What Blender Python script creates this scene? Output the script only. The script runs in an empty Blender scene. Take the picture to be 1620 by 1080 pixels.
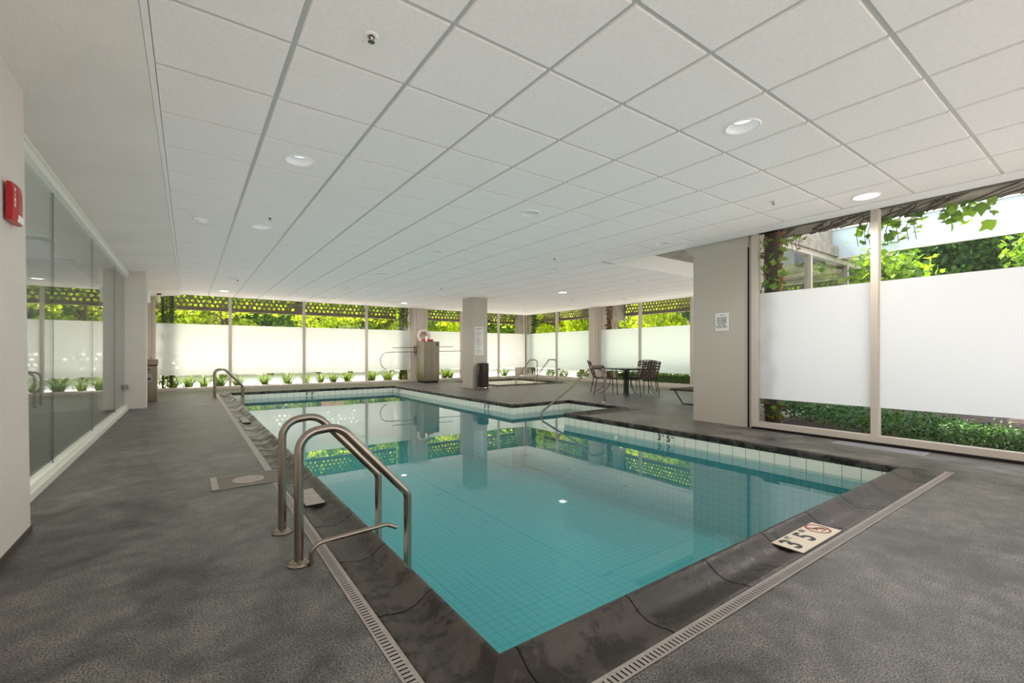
import bpy, bmesh, math, random
from mathutils import Vector, Matrix, noise
random.seed(7)
S = bpy.context.scene
COL = S.collection
PI = math.pi
R = math.radians

# ------------------------------------------------------------------ camera
cam_d = bpy.data.cameras.new('camera')
cam = bpy.data.objects.new('camera', cam_d)
COL.objects.link(cam)
YAW = 0.6205
cam.location = (0, 0, 1.03)
cam.rotation_euler = (PI / 2, 0, -YAW)
cam_d.sensor_width = 36
cam_d.lens = 715.8 / 1620 * 36
cam_d.shift_y = 17.85 / 1620
cam_d.clip_start = 0.02
cam_d.clip_end = 300
S.camera = cam

# ------------------------------------------------------------------ view, world, sun
S.view_settings.view_transform = 'Standard'
S.view_settings.look = 'None'
S.view_settings.gamma = 1
S.view_settings.use_curve_mapping = False
S.view_settings.exposure = 1.15
cy = S.cycles
cy.use_denoising = True
cy.max_bounces = 10
cy.diffuse_bounces = 6
cy.glossy_bounces = 5
cy.transmission_bounces = 6
cy.transparent_max_bounces = 24
cy.volume_bounces = 0
cy.sample_clamp_indirect = 8
cy.caustics_reflective = False
cy.caustics_refractive = False
cy.use_adaptive_sampling = True
cy.adaptive_threshold = 0.02

W = bpy.data.worlds.new('world')
S.world = W
W.use_nodes = True
wn = W.node_tree.nodes
wl = W.node_tree.links
bg = wn['Background']
sky = wn.new('ShaderNodeTexSky')
sky.sky_type = 'NISHITA'
sky.sun_disc = False
sky.sun_elevation = R(55)
sky.sun_rotation = R(0)
sky.air_density = 1.0
sky.dust_density = 3.0
sky.ozone_density = 1.0
haze = wn.new('ShaderNodeMixRGB')
haze.inputs[0].default_value = 0.45
haze.inputs[2].default_value = (5.15, 4.95, 4.75, 1)
wl.new(sky.outputs[0], haze.inputs[1])
wl.new(haze.outputs[0], bg.inputs[0])
bg.inputs[1].default_value = 0.31

# added ambient term with no source brightens every surface, the same from every viewpoint
cy.use_fast_gi = True
cy.fast_gi_method = 'ADD'
W.light_settings.ao_factor = 0.155
W.light_settings.distance = 1.6

sun_d = bpy.data.lights.new('sun', 'SUN')
sun_d.energy = 6.5
sun_d.angle = R(0.6)
sun_d.color = (1, 0.92, 0.84)
sun = bpy.data.objects.new('sun', sun_d)
COL.objects.link(sun)
sd = Vector((0.25, 1.0, 1.62)).normalized()      # direction towards the sun
sun.rotation_euler = sd.to_track_quat('Z', 'Y').to_euler()

# ------------------------------------------------------------------ object helpers
def tag(o, label=None, cat=None, group=None, kind=None):
    if label: o['label'] = label
    if cat: o['category'] = cat
    if group: o['group'] = group
    if kind: o['kind'] = kind
    return o

def empty(name, loc=(0, 0, 0), rz=0, parent=None):
    o = bpy.data.objects.new(name, None)
    o.empty_display_size = 0.1
    COL.objects.link(o)
    o.location = loc
    o.rotation_euler = (0, 0, rz)
    if parent: o.parent = parent
    return o

def copy_tree(o, parent=None):
    c = o.copy()
    COL.objects.link(c)
    if parent: c.parent = parent
    for ch in list(o.children):
        copy_tree(ch, c)
    return c

class MB:
    """collects shapes in local coordinates, then links them as one mesh object"""
    def __init__(s):
        s.v = []; s.f = []; s.m = []; s.sm = []
    def add(s, vs, fs, mi=0, smooth=False):
        b = len(s.v)
        s.v += [tuple(p) for p in vs]
        s.f += [tuple(i + b for i in f) for f in fs]
        s.m += [mi] * len(fs); s.sm += [smooth] * len(fs)
        return s
    def box(s, x0, x1, y0, y1, z0, z1, mi=0):
        vs = [(x0, y0, z0), (x1, y0, z0), (x1, y1, z0), (x0, y1, z0), (x0, y0, z1), (x1, y0, z1), (x1, y1, z1), (x0, y1, z1)]
        return s.add(vs, [(0, 3, 2, 1), (4, 5, 6, 7), (0, 1, 5, 4), (1, 2, 6, 5), (2, 3, 7, 6), (3, 0, 4, 7)], mi)
    def bbox(s, x0, x1, y0, y1, z0, z1, b=0.01, mi=0):
        """box with bevelled edges"""
        bm = bmesh.new()
        bmesh.ops.create_cube(bm, size=1)
        for v in bm.verts:
            v.co = Vector(((x0 + x1) / 2 + v.co.x * (x1 - x0), (y0 + y1) / 2 + v.co.y * (y1 - y0), (z0 + z1) / 2 + v.co.z * (z1 - z0)))
        bmesh.ops.bevel(bm, geom=bm.edges[:], offset=b, segments=2, affect='EDGES', profile=0.5)
        bm.verts.index_update()
        s.add([v.co[:] for v in bm.verts], [tuple(v.index for v in f.verts) for f in bm.faces], mi)
        bm.free()
        return s
    def quad(s, a, b, c, d, mi=0):
        return s.add([a, b, c, d], [(0, 1, 2, 3)], mi)
    def tube(s, pts, r, n=12, mi=0, cap=True, closed=False):
        pts = [Vector(p) for p in pts]
        N = len(pts)
        rad = r if isinstance(r, (list, tuple)) else [r] * N
        rings = []
        t0 = (pts[1] - pts[0]).normalized()
        up = Vector((0, 0, 1)) if abs(t0.z) < 0.9 else Vector((1, 0, 0))
        nrm = (up - t0 * up.dot(t0)).normalized()
        for i in range(N):
            if closed: t = (pts[(i + 1) % N] - pts[i - 1]).normalized()
            elif i == 0: t = t0
            elif i == N - 1: t = (pts[i] - pts[i - 1]).normalized()
            else: t = ((pts[i + 1] - pts[i]).normalized() + (pts[i] - pts[i - 1]).normalized()).normalized()
            nrm = (nrm - t * nrm.dot(t)).normalized()
            bn = t.cross(nrm)
            rings.append([pts[i] + (nrm * math.cos(2 * PI * k / n) + bn * math.sin(2 * PI * k / n)) * rad[i] for k in range(n)])
        vs = [p for ring in rings for p in ring]
        fs = []
        M = N if closed else N - 1
        for i in range(M):
            j = (i + 1) % N
            for k in range(n):
                k2 = (k + 1) % n
                fs.append((i * n + k, i * n + k2, j * n + k2, j * n + k))
        s.add(vs, fs, mi, True)
        if cap and not closed:
            s.add(rings[0], [tuple(range(n - 1, -1, -1))], mi)
            s.add(rings[-1], [tuple(range(n))], mi)
        return s
    def lathe(s, prof, c=(0, 0, 0), n=32, mi=0, smooth=True, a0=0, a1=2 * PI):
        full = abs(a1 - a0 - 2 * PI) < 1e-6
        cnt = n if full else n + 1
        vs = []
        for r, z in prof:
            for k in range(cnt):
                a = a0 + (a1 - a0) * k / n
                vs.append((c[0] + r * math.cos(a), c[1] + r * math.sin(a), c[2] + z))
        fs = []
        for i in range(len(prof) - 1):
            for k in range(n):
                k2 = (k + 1) % cnt
                fs.append((i * cnt + k, i * cnt + k2, (i + 1) * cnt + k2, (i + 1) * cnt + k))
        return s.add(vs, fs, mi, smooth)
    def build(s, name, mats, parent=None, loc=None, rz=0):
        me = bpy.data.meshes.new(name)
        me.from_pydata(s.v, [], s.f)
        if not isinstance(mats, (list, tuple)): mats = [mats]
        for m in mats: me.materials.append(m)
        for p, mi, sm in zip(me.polygons, s.m, s.sm):
            p.material_index = mi; p.use_smooth = sm
        me.update()
        o = bpy.data.objects.new(name, me)
        COL.objects.link(o)
        if parent: o.parent = parent
        if loc: o.location = loc
        if rz: o.rotation_euler = (0, 0, rz)
        return o

def struct(name, mb, mats, parent=None):
    o = mb.build(name, mats, parent)
    if not parent: o['kind'] = 'structure'
    return o

def fillet(pts, rad, seg=8):
    """polyline with rounded corners"""
    pts = [Vector(p) for p in pts]
    out = [pts[0]]
    for i in range(1, len(pts) - 1):
        a, b, c = pts[i - 1], pts[i], pts[i + 1]
        d0 = (a - b); d1 = (c - b)
        r = rad[i - 1] if isinstance(rad, (list, tuple)) else rad
        ang = d0.angle(d1)
        if ang > PI - 0.02 or r <= 0:
            out.append(b); continue
        t = min(r / math.tan(ang / 2), d0.length * 0.49 if i > 1 else d0.length * 0.95, d1.length * 0.49 if i < len(pts) - 2 else d1.length * 0.95)
        p0 = b + d0.normalized() * t; p1 = b + d1.normalized() * t
        rr = t * math.tan(ang / 2)
        cen = b + (d0.normalized() + d1.normalized()).normalized() * (rr / math.sin(ang / 2))
        u = (p0 - cen); w = (p1 - cen)
        tot = u.angle(w)
        for k in range(seg + 1):
            f = k / seg
            q = (u * math.sin((1 - f) * tot) + w * math.sin(f * tot)) / max(math.sin(tot), 1e-6)
            out.append(cen + q)
    out.append(pts[-1])
    return out

def text_mesh(body, size, mat, name, parent=None, loc=(0, 0, 0), rot=(0, 0, 0), align='CENTER', depth=0.0005, offset=0.0, sx=1.0, spacing=1.0, line=1.0):
    cu = bpy.data.curves.new('lettering', 'FONT')
    cu.body = body
    cu.size = size
    cu.align_x = align
    cu.align_y = 'CENTER'
    cu.extrude = depth
    cu.offset = offset
    cu.space_character = spacing
    cu.space_line = line
    t = bpy.data.objects.new('lettering', cu)
    COL.objects.link(t)
    dg = bpy.context.evaluated_depsgraph_get()
    me = bpy.data.meshes.new_from_object(t.evaluated_get(dg))
    bpy.data.objects.remove(t)
    me.materials.clear()
    me.materials.append(mat)
    o = bpy.data.objects.new(name, me)
    COL.objects.link(o)
    o.location = loc
    o.rotation_euler = rot
    o.scale = (sx, 1, 1)
    if parent: o.parent = parent
    return o

# ------------------------------------------------------------------ materials
def newmat(name):
    m = bpy.data.materials.new(name)
    m.use_nodes = True
    nt = m.node_tree
    return m, nt.nodes, nt.links, nt.nodes['Principled BSDF']

def lin(c):
    return tuple(((x / 255) / 12.92 if x / 255 <= 0.04045 else ((x / 255 + 0.055) / 1.055) ** 2.4) for x in c) + (1,)

def plain(name, rgb, rough=0.5, metal=0.0, spec=0.5, bump=0, bscale=200, var=0, vscale=3):
    m, n, l, b = newmat(name)
    c = lin(rgb)
    b.inputs['Base Color'].default_value = c
    b.inputs['Roughness'].default_value = rough
    b.inputs['Metallic'].default_value = metal
    b.inputs['Specular IOR Level'].default_value = spec
    geo = n.new('ShaderNodeNewGeometry')
    if var:
        t = n.new('ShaderNodeTexNoise'); t.inputs['Scale'].default_value = vscale; t.inputs['Detail'].default_value = 6
        l.new(geo.outputs['Position'], t.inputs['Vector'])
        r = n.new('ShaderNodeValToRGB')
        r.color_ramp.elements[0].position = 0.3; r.color_ramp.elements[1].position = 0.7
        r.color_ramp.elements[0].color = tuple(x * (1 - var) for x in c[:3]) + (1,)
        r.color_ramp.elements[1].color = tuple(min(1, x * (1 + var)) for x in c[:3]) + (1,)
        l.new(t.outputs[0], r.inputs[0]); l.new(r.outputs[0], b.inputs['Base Color'])
    if bump:
        t = n.new('ShaderNodeTexNoise'); t.inputs['Scale'].default_value = bscale; t.inputs['Detail'].default_value = 3
        l.new(geo.outputs['Position'], t.inputs['Vector'])
        bp = n.new('ShaderNodeBump'); bp.inputs['Strength'].default_value = bump; bp.inputs['Distance'].default_value = 0.004
        l.new(t.outputs[0], bp.inputs['Height']); l.new(bp.outputs[0], b.inputs['Normal'])
    return m

M = {}
M['tile_ceiling'] = plain('ceiling tile', (236, 229, 223), 0.9, spec=0.2, bump=0.5, bscale=170, var=0.03, vscale=40)
M['grid'] = plain('ceiling grid', (188, 187, 182), 0.3)
M['white_paint'] = plain('white paint', (235, 232, 228), 0.5)
M['plaster'] = plain('rough plaster', (226, 217, 208), 0.7, spec=0.4, bump=1.0, bscale=60, var=0.05, vscale=1.5)
M['wall_paint'] = plain('beige wall paint', (212, 203, 193), 0.85, spec=0.2, bump=0.5, bscale=120, var=0.02)
M['column_paint'] = plain('greige column paint', (186, 178, 165), 0.8, spec=0.25, bump=0.15, bscale=160)
M['alu'] = plain('champagne aluminium frame', (196, 184, 172), 0.45, metal=0.0, spec=0.5)
M['alu_white'] = plain('off white aluminium', (228, 224, 214), 0.4)
M['dark_gap'] = plain('dark gasket', (18, 18, 18), 0.7)
M['pale_room'] = plain('pale wall of the next room', (150, 152, 148), 0.8)
M['steel'] = plain('brushed stainless steel', (174, 161, 148), 0.2, metal=1.0, bump=0.05, bscale=400)
M['steel_sheet'] = plain('stainless sheet', (146, 134, 120), 0.28, metal=1.0, bump=0.1, bscale=60)
M['dark_metal'] = plain('dark bronze powder coat', (52, 44, 38), 0.4)
M['strap'] = plain('woven brown vinyl strap', (74, 62, 54), 0.55)
M['strap_black'] = plain('black vinyl strap', (40, 40, 40), 0.5)
M['black'] = plain('black paint', (16, 16, 16), 0.5)
M['bin'] = plain('dark brown glossy bin', (40, 30, 27), 0.22)
M['red'] = plain('red plastic', (176, 18, 20), 0.3)
M['grey_plastic'] = plain('grey plastic', (150, 152, 150), 0.5)
M['white_plastic'] = plain('white plastic', (236, 234, 230), 0.4)
M['ring'] = plain('aged cream ring', (214, 200, 186), 0.6)
M['paper'] = plain('laminated paper', (214, 212, 206), 0.5)
M['ink'] = plain('grey ink', (70, 70, 72), 0.7)
M['concrete'] = plain('weathered concrete', (150, 142, 130), 0.9, bump=0.6, bscale=25, var=0.25, vscale=6)
M['screen'] = plain('tan concrete screen', (128, 112, 92), 0.85, bump=0.2, bscale=60, var=0.12, vscale=5)
M['pavement'] = plain('pale pavement', (226, 222, 214), 0.85, var=0.05, vscale=2)
M['mulch'] = plain('bark mulch', (74, 58, 54), 0.95, bump=1.0, bscale=40, var=0.5, vscale=26)
M['bark'] = plain('bark', (88, 66, 50), 0.9, bump=1.0, bscale=40, var=0.35, vscale=12)
M['brick'] = plain('pink brick facade', (196, 150, 134), 0.9, var=0.2, vscale=8)
M['stone_inlay'] = plain('pale stone inlay', (158, 149, 138), 0.6, var=0.15, vscale=20)
M['grate'] = plain('grey beige drain', (150, 142, 134), 0.5, var=0.1, vscale=14)
M['marker'] = plain('cream depth tile', (222, 206, 184), 0.35)
M['navy'] = plain('blue tag', (60, 76, 96), 0.4)
M['table_top'] = plain('pale green glass table', (170, 186, 172), 0.12)

def leafmat(name, c0, c1, trans=0.5, tcol=None):
    m, n, l, b = newmat(name)
    g = n.new('ShaderNodeNewGeometry')
    r = n.new('ShaderNodeValToRGB')
    r.color_ramp.elements[0].color = lin(c0); r.color_ramp.elements[1].color = lin(c1)
    l.new(g.outputs['Random Per Island'], r.inputs[0])
    l.new(r.outputs[0], b.inputs['Base Color'])
    b.inputs['Roughness'].default_value = 0.5
    tr = n.new('ShaderNodeBsdfTranslucent')
    hs = n.new('ShaderNodeHueSaturation'); hs.inputs['Value'].default_value = 1.5; hs.inputs['Saturation'].default_value = 1.05
    l.new(r.outputs[0], hs.inputs['Color']); l.new(hs.outputs[0], tr.inputs[0])
    mx = n.new('ShaderNodeMixShader'); mx.inputs[0].default_value = trans
    l.new(b.outputs[0], mx.inputs[1]); l.new(tr.outputs[0], mx.inputs[2])
    l.new(mx.outputs[0], n['Material Output'].inputs[0])
    return m
M['leaf_bright'] = leafmat('sunny leaf', (108, 134, 22), (214, 222, 60), 0.55)
M['leaf_mid'] = leafmat('mid leaf', (62, 98, 26), (150, 180, 52), 0.45)
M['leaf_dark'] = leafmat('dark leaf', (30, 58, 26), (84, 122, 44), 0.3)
M['leaf_brown'] = leafmat('brown ivy leaf', (112, 66, 36), (176, 132, 66), 0.3)
M['cover'] = leafmat('groundcover leaf', (22, 52, 26), (92, 134, 52), 0.25)
M['blade'] = leafmat('grass blade', (50, 84, 26), (150, 172, 60), 0.35)

def deck_mat():
    m, n, l, b = newmat('dark pebbled deck coating')
    g = n.new('ShaderNodeNewGeometry')
    def nz(sc, det=4, dist=0, rough=0.55):
        t = n.new('ShaderNodeTexNoise'); t.inputs['Scale'].default_value = sc; t.inputs['Detail'].default_value = det
        t.inputs['Distortion'].default_value = dist; t.inputs['Roughness'].default_value = rough
        l.new(g.outputs['Position'], t.inputs['Vector']); return t
    blot = nz(2.2, 7, 0.8, 0.66); mid = nz(9, 5); fine = nz(150, 2, 0, 0.9)
    r1 = n.new('ShaderNodeValToRGB')
    e = r1.color_ramp.elements
    e[0].position = 0.3; e[0].color = lin((50, 49, 47)); e[1].position = 0.72; e[1].color = lin((116, 113, 109))
    l.new(blot.outputs[0], r1.inputs[0])
    r2 = n.new('ShaderNodeValToRGB')
    e = r2.color_ramp.elements
    e[0].position = 0.35; e[0].color = (0.72, 0.72, 0.72, 1); e[1].position = 0.68; e[1].color = (1.18, 1.17, 1.15, 1)
    l.new(mid.outputs[0], r2.inputs[0])
    r3 = n.new('ShaderNodeValToRGB')
    e = r3.color_ramp.elements
    e[0].position = 0.4; e[0].color = (0.12, 0.12, 0.12, 1); e[1].position = 0.6; e[1].color = (2.15, 2.12, 2.08, 1)
    l.new(fine.outputs[0], r3.inputs[0])
    a = n.new('ShaderNodeMixRGB'); a.blend_type = 'MULTIPLY'; a.inputs[0].default_value = 1
    l.new(r1.outputs[0], a.inputs[1]); l.new(r2.outputs[0], a.inputs[2])
    c = n.new('ShaderNodeMixRGB'); c.blend_type = 'MULTIPLY'; c.inputs[0].default_value = 1
    l.new(a.outputs[0], c.inputs[1]); l.new(r3.outputs[0], c.inputs[2])
    l.new(c.outputs[0], b.inputs['Base Color'])
    rr = n.new('ShaderNodeMapRange'); rr.inputs[3].default_value = 0.3; rr.inputs[4].default_value = 0.55
    l.new(blot.outputs[0], rr.inputs[0]); l.new(rr.outputs[0], b.inputs['Roughness'])
    b.inputs['Specular IOR Level'].default_value = 0.45
    bp = n.new('ShaderNodeBump'); bp.inputs['Strength'].default_value = 0.35; bp.inputs['Distance'].default_value = 0.004
    l.new(fine.outputs[0], bp.inputs['Height']); l.new(bp.outputs[0], b.inputs['Normal'])
    return m
M['deck'] = deck_mat()

def coping_mat():
    m, n, l, b = newmat('worn dark coping stone')
    g = n.new('ShaderNodeNewGeometry')
    def nz(sc, det=6, dist=0, rough=0.6):
        t = n.new('ShaderNodeTexNoise'); t.inputs['Scale'].default_value = sc; t.inputs['Detail'].default_value = det
        t.inputs['Distortion'].default_value = dist; t.inputs['Roughness'].default_value = rough
        l.new(g.outputs['Position'], t.inputs['Vector']); return t
    big = nz(3.4, 10, 0.4, 0.66); small = nz(22, 10, 0.4, 0.75)
    s1 = n.new('ShaderNodeValToRGB')
    e = s1.color_ramp.elements
    e[0].position = 0.5; e[0].color = (0, 0, 0, 1); e[1].position = 0.6; e[1].color = (1, 1, 1, 1)
    ad = n.new('ShaderNodeMath'); ad.operation = 'MULTIPLY_ADD'; ad.inputs[1].default_value = 0.45; ad.inputs[2].default_value = -0.2
    l.new(small.outputs[0], ad.inputs[0])
    ad2 = n.new('ShaderNodeMath'); l.new(big.outputs[0], ad2.inputs[0]); l.new(ad.outputs[0], ad2.inputs[1])
    l.new(ad2.outputs[0], s1.inputs[0])
    mix = n.new('ShaderNodeMixRGB')
    mix.inputs[1].default_value = lin((40, 32, 27)); mix.inputs[2].default_value = lin((78, 70, 64))
    l.new(s1.outputs[0], mix.inputs[0])
    # each stone a little different
    r = n.new('ShaderNodeMapRange'); r.inputs[3].default_value = 0.8; r.inputs[4].default_value = 1.25
    l.new(g.outputs['Random Per Island'], r.inputs[0])
    mu = n.new('ShaderNodeVectorMath'); mu.operation = 'SCALE'
    l.new(mix.outputs[0], mu.inputs[0]); l.new(r.outputs[0], mu.inputs['Scale'])
    l.new(mu.outputs[0], b.inputs['Base Color'])
    rr = n.new('ShaderNodeMapRange'); rr.inputs[3].default_value = 0.25; rr.inputs[4].default_value = 0.55
    l.new(s1.outputs[0], rr.inputs[0]); l.new(rr.outputs[0], b.inputs['Roughness'])
    bp = n.new('ShaderNodeBump'); bp.inputs['Strength'].default_value = 0.5; bp.inputs['Distance'].default_value = 0.006
    l.new(small.outputs[0], bp.inputs['Height']); l.new(bp.outputs[0], b.inputs['Normal'])
    return m
M['coping'] = coping_mat()

def tile_mat(name, rgb, grout, size, mortar, rough=0.2, var=0.04):
    """square tiles on any axis aligned face: the grout lines come from world position"""
    m, n, l, b = newmat(name)
    g = n.new('ShaderNodeNewGeometry')
    sep = n.new('ShaderNodeSeparateXYZ'); l.new(g.outputs['Position'], sep.inputs[0])
    sn = n.new('ShaderNodeSeparateXYZ'); l.new(g.outputs['True Normal'], sn.inputs[0])
    masks = []
    for ax in range(3):
        d = n.new('ShaderNodeMath'); d.operation = 'DIVIDE'; d.inputs[1].default_value = size; l.new(sep.outputs[ax], d.inputs[0])
        f = n.new('ShaderNodeMath'); f.operation = 'PINGPONG'; f.inputs[1].default_value = 0.5; l.new(d.outputs[0], f.inputs[0])
        lt = n.new('ShaderNodeMath'); lt.operation = 'LESS_THAN'; lt.inputs[1].default_value = mortar / size / 2; l.new(f.outputs[0], lt.inputs[0])
        ab = n.new('ShaderNodeMath'); ab.operation = 'ABSOLUTE'; l.new(sn.outputs[ax], ab.inputs[0])
        l2 = n.new('ShaderNodeMath'); l2.operation = 'LESS_THAN'; l2.inputs[1].default_value = 0.6; l.new(ab.outputs[0], l2.inputs[0])
        mu = n.new('ShaderNodeMath'); mu.operation = 'MULTIPLY'; l.new(lt.outputs[0], mu.inputs[0]); l.new(l2.outputs[0], mu.inputs[1])
        masks.append(mu)
    m1 = n.new('ShaderNodeMath'); m1.operation = 'MAXIMUM'; l.new(masks[0].outputs[0], m1.inputs[0]); l.new(masks[1].outputs[0], m1.inputs[1])
    m2 = n.new('ShaderNodeMath'); m2.operation = 'MAXIMUM'; l.new(m1.outputs[0], m2.inputs[0]); l.new(masks[2].outputs[0], m2.inputs[1])
    mix = n.new('ShaderNodeMixRGB')
    mix.inputs[1].default_value = lin(rgb); mix.inputs[2].default_value = lin(grout)
    l.new(m2.outputs[0], mix.inputs[0]); l.new(mix.outputs[0], b.inputs['Base Color'])
    b.inputs['Roughness'].default_value = rough
    return m
M['pool_tile'] = tile_mat('small aqua pool tile', (100, 168, 170), (74, 130, 132), 0.078, 0.005, 0.4)
M['band_tile'] = tile_mat('cream waterline tile', (232, 230, 214), (120, 116, 104), 0.152, 0.005, 0.15)

def schlick(n, l, f0, f1=1.0, e=5.0):
    """mirror share of a thin sheet: the same seen from either side"""
    w = n.new('ShaderNodeLayerWeight'); w.inputs[0].default_value = 0.5
    p = n.new('ShaderNodeMath'); p.operation = 'POWER'; p.inputs[1].default_value = e
    l.new(w.outputs['Facing'], p.inputs[0])
    a = n.new('ShaderNodeMath'); a.operation = 'MULTIPLY_ADD'; a.inputs[1].default_value = f1 - f0; a.inputs[2].default_value = f0
    l.new(p.outputs[0], a.inputs[0])
    return a, w

def water_surface(vol=True):
    m, n, l, b = newmat('calm pool water')
    n.remove(b)
    tr = n.new('ShaderNodeBsdfTransparent'); tr.inputs[0].default_value = (1, 1, 1, 1)
    gl = n.new('ShaderNodeBsdfGlossy'); gl.inputs['Roughness'].default_value = 0.0
    fr, lw = schlick(n, l, 0.04, e=4.0)
    mx = n.new('ShaderNodeMixShader')
    g = n.new('ShaderNodeNewGeometry')
    t = n.new('ShaderNodeTexNoise'); t.inputs['Scale'].default_value = 1.3; t.inputs['Detail'].default_value = 1
    l.new(g.outputs['Position'], t.inputs['Vector'])
    bp = n.new('ShaderNodeBump'); bp.inputs['Strength'].default_value = 0.04; bp.inputs['Distance'].default_value = 0.02
    l.new(t.outputs[0], bp.inputs['Height'])
    l.new(bp.outputs[0], gl.inputs['Normal']); l.new(bp.outputs[0], lw.inputs['Normal'])
    l.new(fr.outputs[0], mx.inputs[0]); l.new(tr.outputs[0], mx.inputs[1]); l.new(gl.outputs[0], mx.inputs[2])
    l.new(mx.outputs[0], n['Material Output'].inputs[0])
    if vol:
        v = n.new('ShaderNodeVolumeAbsorption'); v.inputs['Color'].default_value = (0.04, 0.91, 0.94, 1); v.inputs['Density'].default_value = 0.1
        l.new(v.outputs[0], n['Material Output'].inputs['Volume'])
    return m
M['water'] = water_surface()
M['spa_water'] = water_surface(False)
def water_side():
    m, n, l, b = newmat('water body')
    n.remove(b)
    tr = n.new('ShaderNodeBsdfTransparent')
    l.new(tr.outputs[0], n['Material Output'].inputs[0])
    v = n.new('ShaderNodeVolumeAbsorption'); v.inputs['Color'].default_value = (0.04, 0.91, 0.94, 1); v.inputs['Density'].default_value = 0.1
    l.new(v.outputs[0], n['Material Output'].inputs['Volume'])
    return m
M['water_side'] = water_side()

def glass(name, tint, f0=0.04):
    m, n, l, b = newmat(name)
    n.remove(b)
    tr = n.new('ShaderNodeBsdfTransparent'); tr.inputs[0].default_value = tint + (1,)
    gl = n.new('ShaderNodeBsdfGlossy'); gl.inputs['Roughness'].default_value = 0.0
    fr, lw = schlick(n, l, f0)
    mx = n.new('ShaderNodeMixShader')
    l.new(fr.outputs[0], mx.inputs[0]); l.new(tr.outputs[0], mx.inputs[1]); l.new(gl.outputs[0], mx.inputs[2])
    l.new(mx.outputs[0], n['Material Output'].inputs[0])
    return m
M['glass'] = glass('clear window glass', (0.965, 0.98, 0.97), 0.035)
M['glass_wall'] = glass('glass wall', (0.88, 0.93, 0.9), 0.07)

def frost(name, col, w=0.7):
    m, n, l, b = newmat(name)
    n.remove(b)
    tr = n.new('ShaderNodeBsdfTranslucent'); tr.inputs[0].default_value = col
    df = n.new('ShaderNodeBsdfDiffuse'); df.inputs[0].default_value = col
    mx = n.new('ShaderNodeMixShader'); mx.inputs[0].default_value = 1 - w
    l.new(tr.outputs[0], mx.inputs[1]); l.new(df.outputs[0], mx.inputs[2])
    gl = n.new('ShaderNodeBsdfGlossy'); gl.inputs['Roughness'].default_value = 0.03
    fr, lw = schlick(n, l, 0.02)
    m2 = n.new('ShaderNodeMixShader')
    l.new(fr.outputs[0], m2.inputs[0]); l.new(mx.outputs[0], m2.inputs[1]); l.new(gl.outputs[0], m2.inputs[2])
    l.new(m2.outputs[0], n['Material Output'].inputs[0])
    return m
M['frost'] = frost('white frosted film', (0.88, 0.87, 0.865, 1), 0.76)
M['frost_green'] = frost('green tinged frosted film', (0.83, 0.89, 0.86, 1), 0.76)
M['frost_blue'] = frost('blue grey frosted canopy glass', (0.72, 0.8, 0.83, 1), 0.6)

def emit(name, col, st):
    m, n, l, b = newmat(name)
    b.inputs['Base Color'].default_value = (0.9, 0.9, 0.88, 1)
    b.inputs['Emission Color'].default_value = col
    b.inputs['Emission Strength'].default_value = st
    return m
M['lamp_on'] = emit('lit lamp lens', (1, 0.93, 0.82, 1), 9)
M['lamp_dim'] = emit('faintly lit lamp lens', (0.85, 0.9, 1, 1), 0.45)
M['lens_off'] = plain('unlit lamp lens', (150, 160, 156), 0.15)

# ------------------------------------------------------------------ dimensions
ZC = 2.63           # ceiling
XG = -0.95          # glass wall plane
XR = 6.30           # near right window plane
XF = 11.76          # far right window plane
YF = 15.43          # far window plane
YN = -2.4           # wall behind the camera
YS = 3.30           # outer wall of the side wing
WZ = -0.14          # water level
LIP = 0.235
# pool outline at the coping lip, counter-clockwise
P0 = [(0.835, 1.24), (5.04, 1.24), (5.04, 5.57), (6.50, 5.57), (6.50, 7.05), (5.04, 7.05), (5.04, 13.20), (0.835, 13.20)]

def offset_poly(poly, d):
    """outwards offset of a counter-clockwise rectilinear outline"""
    out = []
    n = len(poly)
    for i in range(n):
        a, b, c = Vector(poly[i - 1]), Vector(poly[i]), Vector(poly[(i + 1) % n])
        d0 = (b - a).normalized(); d1 = (c - b).normalized()
        n0 = Vector((d0.y, -d0.x)); n1 = Vector((d1.y, -d1.x))
        out.append(b + (n0 + n1) * d)
    return out

# ------------------------------------------------------------------ floor with the two basins cut out
HT = (7.75, 10.4, 11.6, 14.1)       # spa basin x0 x1 y0 y1
mb = MB()
def rects(lst):
    for (x0, x1, y0, y1) in lst: mb.box(x0, x1, y0, y1, -0.06, 0.0)
o5 = offset_poly(P0, LIP)
ox0, oy0 = o5[0]; ox1 = o5[1][0]; nx1 = o5[3][0]; ny0 = o5[3][1]; ny1 = o5[4][1]; oy1 = o5[6][1]
h0, h1, h2, h3 = HT[0] - 0.2, HT[1] + 0.2, HT[2] - 0.2, HT[3] + 0.2
rects([(-7, ox0, YN, YF + 0.1), (ox0, XR + 0.1, YN, oy0), (ox1, XR + 0.1, oy0, ny0), (XR + 0.1, nx1, YS - 0.1, ny0), (nx1, XF + 0.1, YS - 0.1, ny0),
       (nx1, XF + 0.1, ny0, ny1), (ox1, XF + 0.1, ny1, h2), (ox1, h0, h2, oy1), (ox0, h0, oy1, YF + 0.1),
       (h0, h1, h3, YF + 0.1), (h1, XF + 0.1, h2, YF + 0.1)])
struct('floor', mb, M['deck'])

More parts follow.
